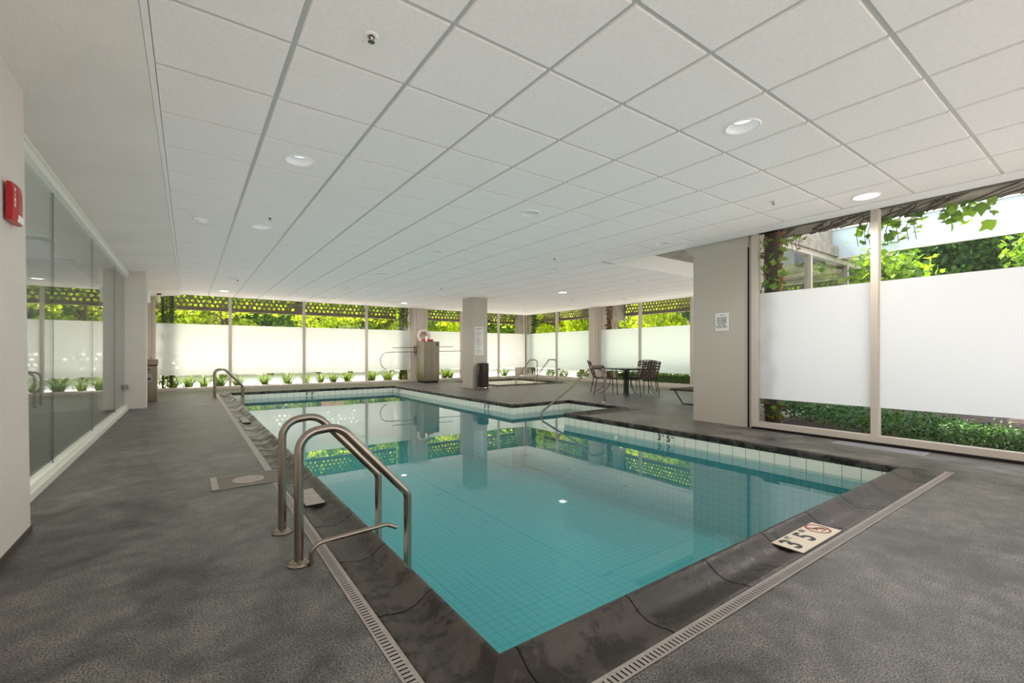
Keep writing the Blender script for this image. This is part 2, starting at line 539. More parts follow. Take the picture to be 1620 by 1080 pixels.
# ------------------------------------------------------------------ coping
PROF = [(0.0, -0.03), (0.0, 0.0), (0.004, 0.003), (0.03, 0.001), (0.075, -0.009), (0.12, -0.011), (0.16, 0.002), (0.195, 0.027), (0.214, 0.040), (0.232, 0.040), (0.241, 0.03), (0.244, 0.015), (0.242, -0.012), (0.238, -0.03), (0.22, -0.036), (0.0, -0.036)]
def coping_edge(poly, i, pitch, first, name, prof=PROF, wtot=LIP, gap=0.008):
    """stones along edge i of a lip outline, mitred at the corners"""
    n = len(poly)
    a = Vector(poly[i]); b = Vector(poly[(i + 1) % n])
    L = (b - a).length; d = (b - a).normalized(); nn = Vector((d.y, -d.x))
    offs = [offset_poly(poly, wtot - t) for t, z in prof]
    cuts = [0.0]; s = first
    while s < L - 0.12:
        cuts.append(s); s += pitch
    cuts.append(L)
    mb = MB()
    for k in range(len(cuts) - 1):
        ring = []
        for e, s in enumerate((cuts[k], cuts[k + 1])):
            row = []
            for q, (t, z) in enumerate(prof):
                if s == 0.0: p = offs[q][i]
                elif s == L: p = offs[q][(i + 1) % n]
                else:
                    p = a + d * (s + (gap / 2 if e == 0 else -gap / 2)) + nn * (wtot - t)
                row.append((p.x, p.y, z))
            ring.append(row)
        m = len(prof)
        vs = ring[0] + ring[1]
        fs = [(q, q + 1, m + q + 1, m + q) for q in range(m - 1)] + [(m - 1, 0, m, 2 * m - 1)]
        mb.add(vs, fs, 0, True)
        mb.add(ring[0], [tuple(range(m))]); mb.add(ring[1], [tuple(range(m - 1, -1, -1))])
    # mortar bed in the joints
    j = MB()
    for k in range(1, len(cuts) - 1):
        s = cuts[k]
        for q in range(2, 12):
            t0, z0 = prof[q]; t1, z1 = prof[q + 1]
            A = a + d * (s - gap) + nn * (wtot - t0); B = a + d * (s + gap) + nn * (wtot - t0)
            C = a + d * (s + gap) + nn * (wtot - t1); D = a + d * (s - gap) + nn * (wtot - t1)
            sink = 0.003
            mb.add([(A.x, A.y, z0 - sink), (B.x, B.y, z0 - sink), (C.x, C.y, z1 - sink), (D.x, D.y, z1 - sink)], [(0, 1, 2, 3)], 1)
    return struct(name, mb, [M['coping'], M['black']])
edges = [('trim_near_coping', 0.555, 0.06), ('trim_right_coping', 0.5, 0.5), ('trim_alcove_near_coping', 0.5, 0.5), ('trim_alcove_side_coping', 0.5, 0.5),
         ('trim_alcove_far_coping', 0.5, 0.5), ('trim_right_far_coping', 0.5, 0.5), ('trim_far_coping', 0.5, 0.5), ('trim_left_coping', 0.5546, 0.375)]
for i, (nm, pitch, first) in enumerate(edges):
    coping_edge(P0, i, pitch, first, nm)

# ------------------------------------------------------------------ pool shell, tile band and water
def ring_wall(poly, z0, z1, mb, mi=0, zf=None):
    n = len(poly)
    for i in range(n):
        a = poly[i]; b = poly[(i + 1) % n]
        za = zf(a) if zf else z0; zb = zf(b) if zf else z0
        mb.quad((a[0], a[1], za), (b[0], b[1], zb), (b[0], b[1], z1), (a[0], a[1], z1), mi)
def poolz(p):
    f = min(1, max(0, (p[1] - 1.2) / 12.0))
    return WZ - 0.86 - 0.4 * f
mb = MB()
ring_wall(P0, 0, -0.165, mb, 0, poolz)
a, b_, c_, d_, e_, f_, g_, h_ = [(p[0], p[1], poolz(p)) for p in P0]
f0 = (0.835, 7.05, poolz((0, 7.05))); c0 = (0.835, 5.57, poolz((0, 5.57)))
mb.quad(a, b_, c_, c0); mb.quad(c0, c_, f_, f0); mb.quad(f0, f_, g_, h_); mb.quad(c_, d_, e_, f_)
struct('trim_pool_basin', mb, M['pool_tile'])
# shallow entry steps in the alcove
mb = MB()
mb.box(5.9, 6.498, 5.572, 7.048, poolz((6, 6)), -0.42); mb.box(5.35, 5.9, 5.572, 7.048, poolz((6, 6)), -0.68)
struct('trim_pool_steps', mb, M['pool_tile'])
mb = MB()
ring_wall(P0, -0.165, -0.03, mb, 0)
struct('trim_waterline_tiles', mb, M['band_tile'])
mb = MB()
P1 = [(p.x, p.y) for p in offset_poly(P0, -0.001)]
def zin(p): return poolz(p) + 0.003
n = len(P1)
mb.add([(p[0], p[1], WZ) for p in P1], [tuple(range(n))], 0)
mb.add([(p[0], p[1], zin(p)) for p in P1], [(1, 0, 7, 6, 5, 4, 3, 2)], 1)
for i in range(n):
    a = P1[i]; b = P1[(i + 1) % n]
    mb.quad((b[0], b[1], zin(b)), (b[0], b[1], WZ), (a[0], a[1], WZ), (a[0], a[1], zin(a)), 1)
w = mb.build('pool_water', [M['water'], M['water_side']])
tag(w, 'calm teal pool water filling the long L-shaped pool', 'water', kind='stuff')

# spa
HP = [(HT[0], HT[2]), (HT[1], HT[2]), (HT[1], HT[3]), (HT[0], HT[3])]
for i, nm in enumerate(('trim_spa_near_coping', 'trim_spa_right_coping', 'trim_spa_far_coping', 'trim_spa_left_coping')):
    coping_edge(HP, i, 0.5, 0.4, nm, prof=[(t * 0.2 / 0.235, z) for t, z in PROF], wtot=0.2)
mb = MB()
ring_wall(HP, -0.95, -0.03, mb, 0)
mb.quad((HT[0], HT[2], -0.95), (HT[1], HT[2], -0.95), (HT[1], HT[3], -0.95), (HT[0], HT[3], -0.95))
struct('trim_spa_basin', mb, M['band_tile'])
mb = MB().quad((HT[0], HT[2], -0.2), (HT[1], HT[2], -0.2), (HT[1], HT[3], -0.2), (HT[0], HT[3], -0.2))
tag(mb.build('spa_water', M['spa_water']), 'still water in the small square hot tub beyond the column', 'water', kind='stuff')

# ------------------------------------------------------------------ slotted drain along the near and left sides
def drain_y(x0, x1, y0, y1, name, pitch, solid=False):
    mb = MB(); w = x1 - x0
    if solid:
        mb.box(x0, x1, y0, y1, 0.0005, 0.003)
    else:
        k = int((y1 - y0) / pitch); st = (y1 - y0) / k
        m0, m1 = x0 + w * 0.16, x0 + w * 0.72
        for i in range(k):
            s0 = y0 + i * st; s1 = s0 + st; c = (s0 + s1) / 2; h = 0.0032
            for (a, b, c0, c1) in ((x0, m0, s0, s1), (m1, x1, s0, s1), (m0, m1, s0, c - h), (m0, m1, c + h, s1)):
                mb.quad((a, c0, 0.003), (b, c0, 0.003), (b, c1, 0.003), (a, c1, 0.003))
        mb.quad((m0, y0, 0.0008), (m1, y0, 0.0008), (m1, y1, 0.0008), (m0, y1, 0.0008), 1)
    return struct(name, mb, [M['grate'], M['black']])
def drain_x(x0, x1, y0, y1, name, pitch):
    mb = MB(); w = y1 - y0
    k = int((x1 - x0) / pitch); st = (x1 - x0) / k
    m0, m1 = y0 + w * 0.16, y0 + w * 0.72
    for i in range(k):
        s0 = x0 + i * st; s1 = s0 + st; c = (s0 + s1) / 2; h = 0.0032
        for (a, b, c0, c1) in ((s0, s1, y0, m0), (s0, s1, m1, y1), (s0, c - h, m0, m1), (c + h, s1, m0, m1)):
            mb.quad((a, c0, 0.003), (b, c0, 0.003), (b, c1, 0.003), (a, c1, 0.003))
    mb.quad((x0, m0, 0.0008), (x1, m0, 0.0008), (x1, m1, 0.0008), (x0, m1, 0.0008), 1)
    return struct(name, mb, [M['grate'], M['black']])
drain_y(0.542, 0.598, 0.947, 4.02, 'trim_left_drain', 0.021)
drain_y(0.542, 0.598, 4.46, 13.42, 'trim_left_far_drain', 0.021, solid=True)
drain_x(0.60, 5.33, 0.947, 1.003, 'trim_near_drain', 0.021)

# ------------------------------------------------------------------ ceiling: tiles with recessed grid, downlights cut in
GX0, GY0, T = -0.164, 0.133, 0.61
LIGHTS = [(0, 4.13), (0, 6.57), (0, 9.01), (0, 11.45), (0, 13.89), (1, 1.69), (1, 4.13), (1, 6.57), (1, 9.01), (1, 11.45), (1, 13.89),
          (2, 1.69), (2, 4.13), (2, 6.57), (2, 9.01), (2, 11.45), (2, 13.89), (3, 6.57), (3, 9.01), (3, 11.45), (3, 13.89), (4, 9.01), (4, 11.45), (4, 13.89)]
LX = [0.751 + 2.44 * i for i in range(5)]
lights = [(LX[i], y - 0.03, i, k) for k, (i, y) in enumerate(LIGHTS)]
lights = [(x, GY0 + T * (round((y - GY0 - T / 2) / T)) + T / 2, i, k) for x, y, i, k in lights]
def ceiling_tiles():
    mb = MB(); g = 0.012; bv = 0.004; rec = 0.012
    nx = int((XF - GX0) / T) + 1; ny0 = int((YN - GY0) / T) - 1; ny1 = int((YF - GY0) / T) + 1
    for i in range(nx):
        for j in range(ny0, ny1):
            x0 = GX0 + i * T; x1 = x0 + T; y0 = GY0 + j * T; y1 = y0 + T
            cx, cyy = (x0 + x1) / 2, (y0 + y1) / 2
            if cx > 5.94 and cyy < 5.6: continue
            x0 = x0 + g; x1 = min(x1 - g, XF - 0.02); y0 = y0 + g; y1 = min(y1 - g, YF - 0.02)
            if x1 - x0 < 0.05 or y1 - y0 < 0.05: continue
            A = [(x0, y0), (x1, y0), (x1, y1), (x0, y1)]
            B = [(x0 + bv, y0 + bv), (x1 - bv, y0 + bv), (x1 - bv, y1 - bv), (x0 + bv, y1 - bv)]
            vs = [(p[0], p[1], ZC + rec) for p in A] + [(p[0], p[1], ZC) for p in B]
            mb.add(vs, [(k, (k + 1) % 4, 4 + (k + 1) % 4, 4 + k) for k in range(4)])
            lt = [l for l in lights if abs(l[0] - cx) < 0.2 and abs(l[1] - cyy) < 0.2]
            if lt:
                n = 32; r = 0.098; vs = []; 
                for k in range(n):
                    a = 2 * PI * k / n + PI / 4
                    c, s = math.cos(a), math.sin(a); m = max(abs(c), abs(s))
                    hx = (x1 - x0) / 2 - bv; hy = (y1 - y0) / 2 - bv
                    vs.append((cx + c / m * hx, cyy + s / m * hy, ZC))
                for k in range(n):
                    a = 2 * PI * k / n + PI / 4
                    vs.append((lt[0][0] + math.cos(a) * r, lt[0][1] + math.sin(a) * r, ZC))
                mb.add(vs, [(k, n + k, n + (k + 1) % n, (k + 1) % n) for k in range(n)])
            else:
                mb.add([(p[0], p[1], ZC) for p in B], [(3, 2, 1, 0)])
    return mb
ceil = struct('ceiling', ceiling_tiles(), M['tile_ceiling'])
mb = MB()
zc = ZC + 0.012
def grid_plane(x0, x1, y0, y1):
    """the white T-bars between the tiles, leaving the tile bodies out"""
    g = 0.0135
    i = 0
    while GX0 + i * T < x1 + 0.01:
        x = GX0 + i * T
        if x >= x0 - 0.02: mb.box(x - g, x + g, y0, y1, zc - 0.001, zc + 0.02)
        i += 1
    j = int((y0 - GY0) / T) - 1
    while GY0 + j * T < y1 + 0.01:
        y = GY0 + j * T
        if y >= y0: mb.box(x0, x1, y - g, y + g, zc - 0.0005, zc + 0.02)
        j += 1
grid_plane(GX0, 5.94, YN, YF)
grid_plane(5.94, XF, 5.6, YF)
struct('ceiling_grid', mb, M['grid'], ceil)
mb = MB()
mb.box(5.94, 6.20, YN, 5.52, ZC - 0.006, ZC + 0.16)                 # plain border next to the right hand window
mb.box(6.20, XF, 5.50, 5.58, ZC - 0.012, ZC + 0.30)                 # fascia where the ceiling turns
mb.box(GX0 - 0.018, GX0 + 0.010, YN, YF, ZC - 0.016, ZC + 0.03)      # trim beside the plaster soffit
struct('trim_ceiling_edge', mb, M['white_paint'])
# plaster soffit over the left walkway, sloping a little
mb = MB()
mb.add([(XG - 0.05, YN, 2.495), (GX0 - 0.02, YN, 2.605), (GX0 - 0.02, YF, 2.605), (XG - 0.05, YF, 2.495), (XG - 0.05, YN, 2.8), (GX0 - 0.02, YN, 2.8), (GX0 - 0.02, YF, 2.8), (XG - 0.05, YF, 2.8)],
       [(3, 2, 1, 0), (4, 5, 6, 7), (0, 1, 5, 4), (1, 2, 6, 5), (2, 3, 7, 6), (3, 0, 4, 7)])
struct('ceiling_soffit', mb, M['plaster'])
# roof slab, with the deep overhang
mb = MB()
mb.box(-7, 7.25, YN - 2.0, YS, 2.93, 3.3); mb.box(-7, 12.9, YS, 16.55, 2.93, 3.3)
mb.box(6.5, 7.25, YN - 2.0, YS, 2.74, 2.93)
struct('roof', mb, M['concrete'])

# ------------------------------------------------------------------ downlights
def make_downlight(lit):
    t = empty('ceiling_light')
    m = MB()
    m.lathe([(0.096, 0.012), (0.1, -0.003), (0.108, -0.008), (0.118, -0.006), (0.122, 0.0), (0.122, 0.001)], n=32)
    m.build('trim_ring', M['white_paint'], t)
    m = MB()
    m.lathe([(0.098, 0.0), (0.094, 0.02), (0.08, 0.05), (0.066, 0.075)], n=32)
    m.build('reflector', M['white_paint'], t)
    m = MB()
    m.lathe([(0.07, 0.052 if lit else 0.07), (0.05, 0.046 if lit else 0.064), (0.0, 0.044 if lit else 0.062)], n=24)
    m.build('lens', M['lamp_on'] if lit == 2 else (M['lamp_dim'] if lit == 1 else M['lens_off']), t)
    return t
proto = [None, None, None]
LIT = {11: 2, 4: 2, 18: 2, 16: 2, 0: 1, 1: 1, 5: 1}
rown = ['row nearest the glass wall', 'row over the pool centre', 'row over the right pool edge', 'row over the side deck', 'row by the side windows']
ordn = ['first', 'second', 'third', 'fourth', 'fifth', 'sixth', 'seventh', 'eighth', 'ninth', 'tenth', 'eleventh', 'twelfth', 'thirteenth', 'fourteenth', 'fifteenth', 'sixteenth', 'seventeenth', 'eighteenth', 'nineteenth', 'twentieth', 'twenty-first', 'twenty-second', 'twenty-third', 'twenty-fourth', 'twenty-fifth', 'twenty-sixth']
cnt = {}
for x, y, i, k in lights:
    st = LIT.get(k, 0)
    if proto[st] is None: proto[st] = make_downlight(st); o = proto[st]
    else: o = copy_tree(proto[st])
    o.location = (x, y, ZC)
    cnt[i] = cnt.get(i, 0) + 1
    tag(o, '%s recessed ceiling light, %s from the camera in the %s' % (('unlit', 'dim', 'lit')[st], ordn[cnt[i] - 1], rown[i]), 'ceiling light', 'recessed ceiling lights over the pool')
    ld = bpy.data.lights.new('downlight_lamp', 'SPOT')
    ld.energy = (6, 9, 24)[st]; ld.spot_size = R(165); ld.spot_blend = 0.6; ld.shadow_soft_size = 0.05; ld.color = (1, 0.93, 0.84)
    lo = bpy.data.objects.new('downlight_lamp', ld)
    if st == 2:
        COL.objects.link(lo); lo.location = (0, 0, 0.03); lo.parent = o

# ------------------------------------------------------------------ sprinklers, detector
def make_sprinkler():
    t = empty('sprinkler')
    m = MB(); m.lathe([(0.036, 0.0), (0.036, -0.004), (0.028, -0.007), (0.018, -0.007)], n=20); m.build('escutcheon', M['white_paint'], t)
    m = MB(); m.lathe([(0.01, 0), (0.01, -0.02), (0.005, -0.024), (0.005, -0.034)], n=10); m.lathe([(0.0, -0.036), (0.016, -0.036), (0.018, -0.034), (0, -0.034)], n=12)
    m.tube([(0.01, 0, -0.012), (0.013, 0, -0.024), (0.004, 0, -0.035)], 0.0018, 6); m.tube([(-0.01, 0, -0.012), (-0.013, 0, -0.024), (-0.004, 0, -0.035)], 0.0018, 6)
    m.build('nozzle', M['steel'], t)
    return t
sp0 = None
for (x, y, lab) in [(0.75, 2.27, 'chrome fire sprinkler in the ceiling tile closest to the camera'), (0.78, 6.0, 'small sprinkler beside the second ceiling light of the left row'),
                    (0.87, 11.53, 'small sprinkler over the far left end of the pool'), (5.02, 2.28, 'sprinkler in the ceiling near the large right windows'),
                    (5.03, 5.8, 'sprinkler in the ceiling near the corner where it turns'), (5.11, 10.17, 'sprinkler in the ceiling in front of the freestanding column'), (9.29, 9.95, 'sprinkler over the deck beside the hot tub')]:
    if sp0 is None: o = sp0 = make_sprinkler()
    else: o = copy_tree(sp0)
    o.location = (x, y, ZC); tag(o, lab, 'sprinkler', 'ceiling sprinklers')
t = empty('smoke_detector', (0.12, 6.55, ZC))
MB().bbox(-0.07, 0.07, -0.06, 0.06, -0.03, 0.0, 0.008).build('housing', M['white_plastic'], t)
MB().lathe([(0.05, -0.03), (0.045, -0.045), (0.0, -0.048)], n=24).build('sensor_dome', M['white_plastic'], t)
tag(t, 'white square smoke detector on the first ceiling tile row by the plaster soffit', 'smoke detector')
t = empty('ceiling_sensor', (-0.62, 14.7, 2.54))
MB().lathe([(0.05, 0.01), (0.05, -0.02), (0.03, -0.03), (0, -0.03)], n=18).build('mount', M['dark_metal'], t)
MB().lathe([(0.025, -0.03), (0.03, -0.22), (0.0, -0.225)], n=14).build('probe', M['white_plastic'], t)
tag(t, 'white pendant sensor hanging at the far left corner above the window', 'sensor')

# ------------------------------------------------------------------ left side: near wall, glass wall, column
mb = MB()
vs = [(-1.6, YN, 0), (-0.742, YN, 0), (-0.742, 3.74, 0), (-1.6, 3.74, 0), (-1.6, YN, 2.8), (-0.775, YN, 2.8), (-0.775, 3.74, 2.8), (-1.6, 3.74, 2.8)]
mb.add(vs, [(0, 3, 2, 1), (4, 5, 6, 7), (0, 1, 5, 4), (1, 2, 6, 5), (2, 3, 7, 6), (3, 0, 4, 7)])
struct('wall_left', mb, M['wall_paint'])
struct('baseboard_left', MB().box(-0.745, -0.735, YN, 3.745, 0, 0.035), plain('dark base strip', (78, 70, 62), 0.7))
gw = empty('window_1'); gw['kind'] = 'structure'
mb = MB()
mb.box(XG - 0.05, -0.885, 3.70, 10.80, 0.0, 0.055); mb.box(XG - 0.03, -0.91, 3.70, 10.80, 0.055, 0.085)
mb.build('bottom_track', M['alu_white'], gw)
mb = MB(); mb.box(XG - 0.05, -0.90, 3.70, 10.80, 2.40, 2.52); mb.box(XG - 0.04, -0.88, 3.70, 10.80, 2.455, 2.475)
mb.build('top_track', M['alu_white'], gw)
joints = [3.74, 5.45, 7.40, 9.45, 10.80]
for a, b in zip(joints[:-1], joints[1:]):
    MB().box(XG - 0.006, XG + 0.006, a + 0.003, b - 0.003, 0.07, 2.42).build('pane', M['glass_wall'], gw)
mb = MB()
for a in joints[1:-1]: mb.box(XG - 0.007, XG + 0.007, a - 0.003, a + 0.003, 0.07, 2.42)
mb.build('joint_gasket', plain('silicone joint', (72, 84, 80), 0.4), gw)
mb = MB(); mb.bbox(-0.905, -0.896, 10.74, 10.80, 0.36, 0.45, 0.002); mb.bbox(XG - 0.012, -0.93, 10.64, 10.76, 0.36, 0.45, 0.002); mb.build('door_hinge', M['grey_plastic'], gw)
mb = MB(); mb.box(-1.3, -0.645, 10.80, 11.16, 0, 2.8); struct('wall_left_column', mb, M['wall_paint'])
struct('wall_left_far', MB().box(-1.3, -0.96, 11.16, YF + 0.1, 0, 2.8), M['wall_paint'])
# rooms behind the glass wall
mb = MB(); mb.box(-6.6, -6.5, 3.0, 11.0, 0, 2.7); mb.box(-6.6, -1.6, 2.9, 3.0, 0, 2.7); mb.box(-6.6, -1.3, 11.0, 11.1, 0, 2.7)
struct('wall_next_room', mb, M['pale_room'])
nl = bpy.data.lights.new('next_room_fill', 'POINT'); nl.energy = 55; nl.shadow_soft_size = 0.1; nl.color = (1, 0.96, 0.92)  # added unseen fill light, lifts the room seen through the glass
no_ = bpy.data.objects.new('next_room_fill', nl); COL.objects.link(no_); no_.location = (-2.2, 3.4, 2.2)
struct('ceiling_next_room', MB().box(-6.6, XG - 0.05, 2.9, 11.1, 2.62, 2.72), M['plaster'])
for k, y in enumerate((8.93, 11.3 - 0.6)):
    t = empty('air_vent', (-1.72, y, 2.62))
    m = MB(); m.box(-0.2, 0.2, -0.23, -0.17, -0.012, 0); m.box(-0.2, 0.2, 0.17, 0.23, -0.012, 0); m.box(-0.2, -0.15, -0.17, 0.17, -0.012, 0); m.box(0.15, 0.2, -0.17, 0.17, -0.012, 0); m.build('frame', M['white_paint'], t)
    m = MB()
    for q in range(6): m.box(-0.15, 0.15, -0.15 + q * 0.055, -0.13 + q * 0.055, -0.008, -0.002)
    m.build('slats', M['grey_plastic'], t)
    tag(t, ('square white ceiling vent seen through the glass wall, the nearer one', 'square white ceiling vent seen through the glass wall, the farther one')[k], 'vent', 'ceiling vents behind the glass wall')

# ------------------------------------------------------------------ wall behind the camera and hidden sides
def win_wall(name_i, axis, const, spans, inward, z0=0.0, film='frost', zt=2.75, fh=0.10, clear_to=0.0):
    """glazed bays: each span is one window with frame, pane and film; inward = +1/-1 side of the room"""
    out = []
    for k, (a, b) in enumerate(spans):
        w = empty('window_%d' % (name_i + k)); w['kind'] = 'structure'
        def bx(mb, u0, u1, d0, d1, zz0, zz1):
            lo, hi = sorted((const + inward * d0, const + inward * d1))
            if axis == 'x': mb.box(lo, hi, u0, u1, zz0, zz1)
            else: mb.box(u0, u1, lo, hi, zz0, zz1)
        f = MB()
        m = 0.035
        bx(f, a - m, a + m, -0.05, 0.05, z0, zt); bx(f, a + m, b - m, -0.05, 0.05, z0 + 0.03, z0 + fh); bx(f, a + m, b - m, -0.05, 0.05, zt - 0.08, zt)
        if k == len(spans) - 1: bx(f, b - m, b + m, -0.05, 0.05, z0, zt)
        f.build('frame', M['alu'], w)
        g = MB(); bx(g, a + m, b - m, -0.001, 0.001, z0 + fh - 0.01, zt - 0.07)
        g.build('pane', M['glass'], w)
        fl = MB()
        u0, u1 = a + m + 0.004, b - m - 0.004; d = 0.006
        if axis == 'x': fl.quad((const + inward * d, u0, 0.415), (const + inward * d, u1, 0.415), (const + inward * d, u1, 1.83), (const + inward * d, u0, 1.83))
        else: fl.quad((u0, const + inward * d, 0.415), (u1, const + inward * d, 0.415), (u1, const + inward * d, 1.83), (u0, const + inward * d, 1.83))
        fl.build('frosted_film', M[film], w)
        out.append(w)
    return out
# far wall
win_wall(2, 'y', YF, [(-0.76, 0.98), (0.98, 2.96), (2.96, 4.93), (4.93, 6.55)], -1, z0=0.0, fh=0.07)
win_wall(6, 'y', YF, [(7.14, 8.6), (8.6, 10.34), (10.34, 11.82)], -1, z0=0.0, fh=0.07)
# far right wall
win_wall(9, 'x', XF, [(11.60, 13.42), (13.42, 15.39)], -1, film='frost_green', fh=0.12)
win_wall(11, 'x', XF, [(3.34, 5.5), (5.5, 7.56), (7.56, 9.39), (9.39, 11.12)], -1, film='frost_green', fh=0.12)
# near right wall
win_wall(15, 'x', XR, [(YN, -0.3), (-0.3, 1.765), (1.765, 3.09)], -1, fh=0.10)
# wing wall towards the courtyard
win_wall(18, 'y', YS, [(6.9, 8.5), (8.5, 10.1), (10.1, 11.7)], 1, film='frost')
# behind the camera
win_wall(21, 'y', YN, [(-0.7, 1.4), (1.4, 3.5), (3.5, 6.2)], 1)
mb = MB(); mb.box(XR - 0.06, XR + 0.05, YN, 3.12, 0.0, 0.028); struct('trim_shadow_gap', mb, M['black'])  # solid black strip stands in for the shade under the window frame
mb = MB(); mb.box(XR - 0.03, XR + 0.06, YN, 3.12, 2.64, 2.76); struct('trim_window_head', mb, M['black'])
mb = MB(); mb.box(-0.95, XF, YF - 0.16, YF - 0.05, 0.0, 0.05); struct('trim_far_curb', mb, M['column_paint'])
mb = MB(); mb.box(XF - 0.16, XF - 0.05, YS + 0.05, YF - 0.16, 0.0, 0.045); struct('trim_side_curb', mb, M['column_paint'])
# columns in the window lines
mb = MB(); mb.box(-0.96, -0.80, YF - 0.12, YF + 0.1, 0, 2.75); struct('wall_far_left_pier', mb, M['column_paint'])
mb = MB(); mb.box(6.585, 7.105, YF - 0.1, YF + 0.45, 0, 2.75); mb.box(6.70, 6.715, YF - 0.115, YF - 0.1, 0, 2.63); mb.box(7.02, 7.035, YF - 0.115, YF - 0.1, 0, 2.63)
struct('wall_far_pier', mb, M['alu'])
mb = MB(); mb.box(XF - 0.1, XF + 0.45, 11.155, 11.565, 0, 2.75); mb.box(XF - 0.115, XF - 0.1, 11.24, 11.255, 0, 2.63)
struct('wall_side_pier', mb, M['alu'])
mb = MB(); mb.box(XF - 0.05, XF + 0.1, YF - 0.05, YF + 0.1, 0, 2.75); struct('wall_corner_post', mb, M['alu'])

# freestanding column
mb = MB(); mb.bbox(6.65, 7.15, 11.25, 11.85, 0, ZC, 0.008)
mb.box(6.645, 7.155, 11.245, 11.855, 0, 0.012)
struct('wall_freestanding_column', mb, M['column_paint'])
# right column with flared head
mb = MB()
mb.box(6.30, 6.95, 3.20, 4.03, 0, 2.49)
vs = [(6.30, 3.20, 2.49), (6.30, 4.03, 2.49), (6.95, 4.03, 2.49), (6.95, 3.20, 2.49), (6.18, 3.12, 2.93), (6.18, 4.45, 2.93), (7.1, 4.45, 2.93), (7.1, 3.12, 2.93)]
vs[4] = (6.24, 3.14, 2.93)
mb.add(vs, [(0, 1, 5, 4), (1, 2, 6, 5), (2, 3, 7, 6), (3, 0, 4, 7), (4, 5, 6, 7)])
struct('wall_right_column', mb, M['column_paint'])
mb = MB(); mb.box(6.31, 6.36, 3.125, 3.20, 0, 2.75); struct('trim_column_jamb', mb, M['alu'])
mb = MB(); mb.box(6.295, 6.31, 3.185, 3.20, 0, 2.49); struct('trim_column_joint', mb, M['black'])
# higher slab behind the right column and its beam
mb = MB(); mb.box(6.2, XF, YS, 5.5, 2.905, 2.93)
struct('ceiling_raised', mb, M['concrete'])
mb = MB(); mb.box(6.36, 6.9, YS - 0.05, YS + 0.05, 0, 2.93); mb.box(6.9, XF, YS - 0.1, YS + 0.1, 2.75, 2.93); struct('wall_wing', mb, M['concrete'])

# ------------------------------------------------------------------ outside ground, screens and planting
struct('ground', MB().box(-40, 60, YF + 1.75, 60, -0.12, -0.05).box(-40, -7, -40, YF + 1.75, -0.12, -0.05).box(-7, 60, -40, YN - 1.5, -0.12, -0.05).box(XF + 1.8, 60, YN - 1.5, YF + 1.75, -0.12, -0.05), M['pavement'])
mbd = MB(); mbd.box(-7, XF + 1.8, YF + 0.1, YF + 1.75, -0.1, -0.03); mbd.box(XF + 0.1, XF + 1.8, YN - 1.5, YF + 0.1, -0.1, -0.02); mbd.box(6.42, XF + 0.1, YN - 1.5, YS - 0.06, -0.1, -0.02)
struct('ground_beds', mbd, M['mulch'])

def screen(name, axis, const, u0, u1, z0, z1, pitch=0.14, r=0.047, solid=(), th=0.016, arch=None):
    rows = 4; rp = (z1 - z0 - 0.13) / rows
    mb = MB(); n = 8
    def P(u, z, d):
        return (const + d, u, z) if axis == 'x' else (u, const + d, z)
    def slab(a, b, c, d):
        if axis == 'x': mb.box(const, const + th, a, b, c, d)
        else: mb.box(a, b, const, const + th, c, d)
    slab(u0, u1, z0, z0 + 0.09); slab(u0, u1, z1 - 0.04, z1)
    if axis == 'x': mb.box(const - 0.03, const + 0.12, u0, u1, z0, z0 + 0.035)
    else: mb.box(u0, u1, const - 0.03, const + 0.12, z0, z0 + 0.035)
    for q in range(rows):
        zc0 = z0 + 0.09 + q * rp; zm = zc0 + rp / 2
        u = u0 + (pitch / 2 if q % 2 else 0)
        if q % 2: slab(u0, u0 + pitch / 2, zc0, zc0 + rp)
        while u + pitch <= u1 + 1e-6:
            um = u + pitch / 2
            if any(a < um < b for a, b in solid):
                slab(u, u + pitch, zc0, zc0 + rp)
            else:
                for d, flip in ((0, 0), (th, 1)):
                    vs = []
                    for k in range(n):
                        a = 2 * PI * k / n + PI / 8
                        c, s = math.cos(a), math.sin(a); m = max(abs(c), abs(s))
                        vs.append(P(um + c / m * pitch / 2, zm + s / m * rp / 2, d))
                    # push the outline to the true corners
                    for k in range(n):
                        a = 2 * PI * k / n + PI / 8
                        vs.append(P(um + math.cos(a) * r, zm + math.sin(a) * r, d))
                    for cc in range(4):
                        a = PI / 4 + cc * PI / 2
                        vs.append(P(um + math.copysign(pitch / 2, math.cos(a)), zm + math.copysign(rp / 2, math.sin(a)), d))
                    fs = [(k, n + k, n + (k + 1) % n, (k + 1) % n) for k in range(n)]
                    fs += [(0, 1, 16), (2, 3, 17), (4, 5, 18), (6, 7, 19)]
                    mb.add(vs, fs)
                vs = []
                for d in (0, th):
                    for k in range(n):
                        a = 2 * PI * k / n + PI / 8
                        vs.append(P(um + math.cos(a) * r, zm + math.sin(a) * r, d))
                mb.add(vs, [(k, (k + 1) % n, n + (k + 1) % n, n + k) for k in range(n)])
            u += pitch
        if u < u1: slab(u, u1, zc0, zc0 + rp)
    return mb.build(name, M['screen'])
YSC = YF + 1.12; XSC = XF + 1.12
tag(screen('perforated_screen', 'y', YSC, -2.0, 6.4, 2.31, 2.93, solid=((2.9, 3.15),)), 'tan perforated sun screen hanging outside the far windows left of the pier', 'sun screen')
tag(screen('perforated_screen', 'y', YSC, 7.3, 12.2, 2.31, 2.93), 'tan perforated sun screen outside the far windows right of the pier', 'sun screen')
tag(screen('perforated_screen', 'x', XSC, 11.9, 15.6, 2.40, 2.93, pitch=0.118, r=0.044, solid=((12.9, 13.15),)), 'perforated sun screen outside the side windows by the hot tub', 'sun screen')
tag(screen('perforated_screen', 'x', XSC, 3.3, 11.0, 2.36, 2.93, pitch=0.118, r=0.044, solid=((4.0, 4.2),)), 'perforated sun screen outside the side windows by the table', 'sun screen')
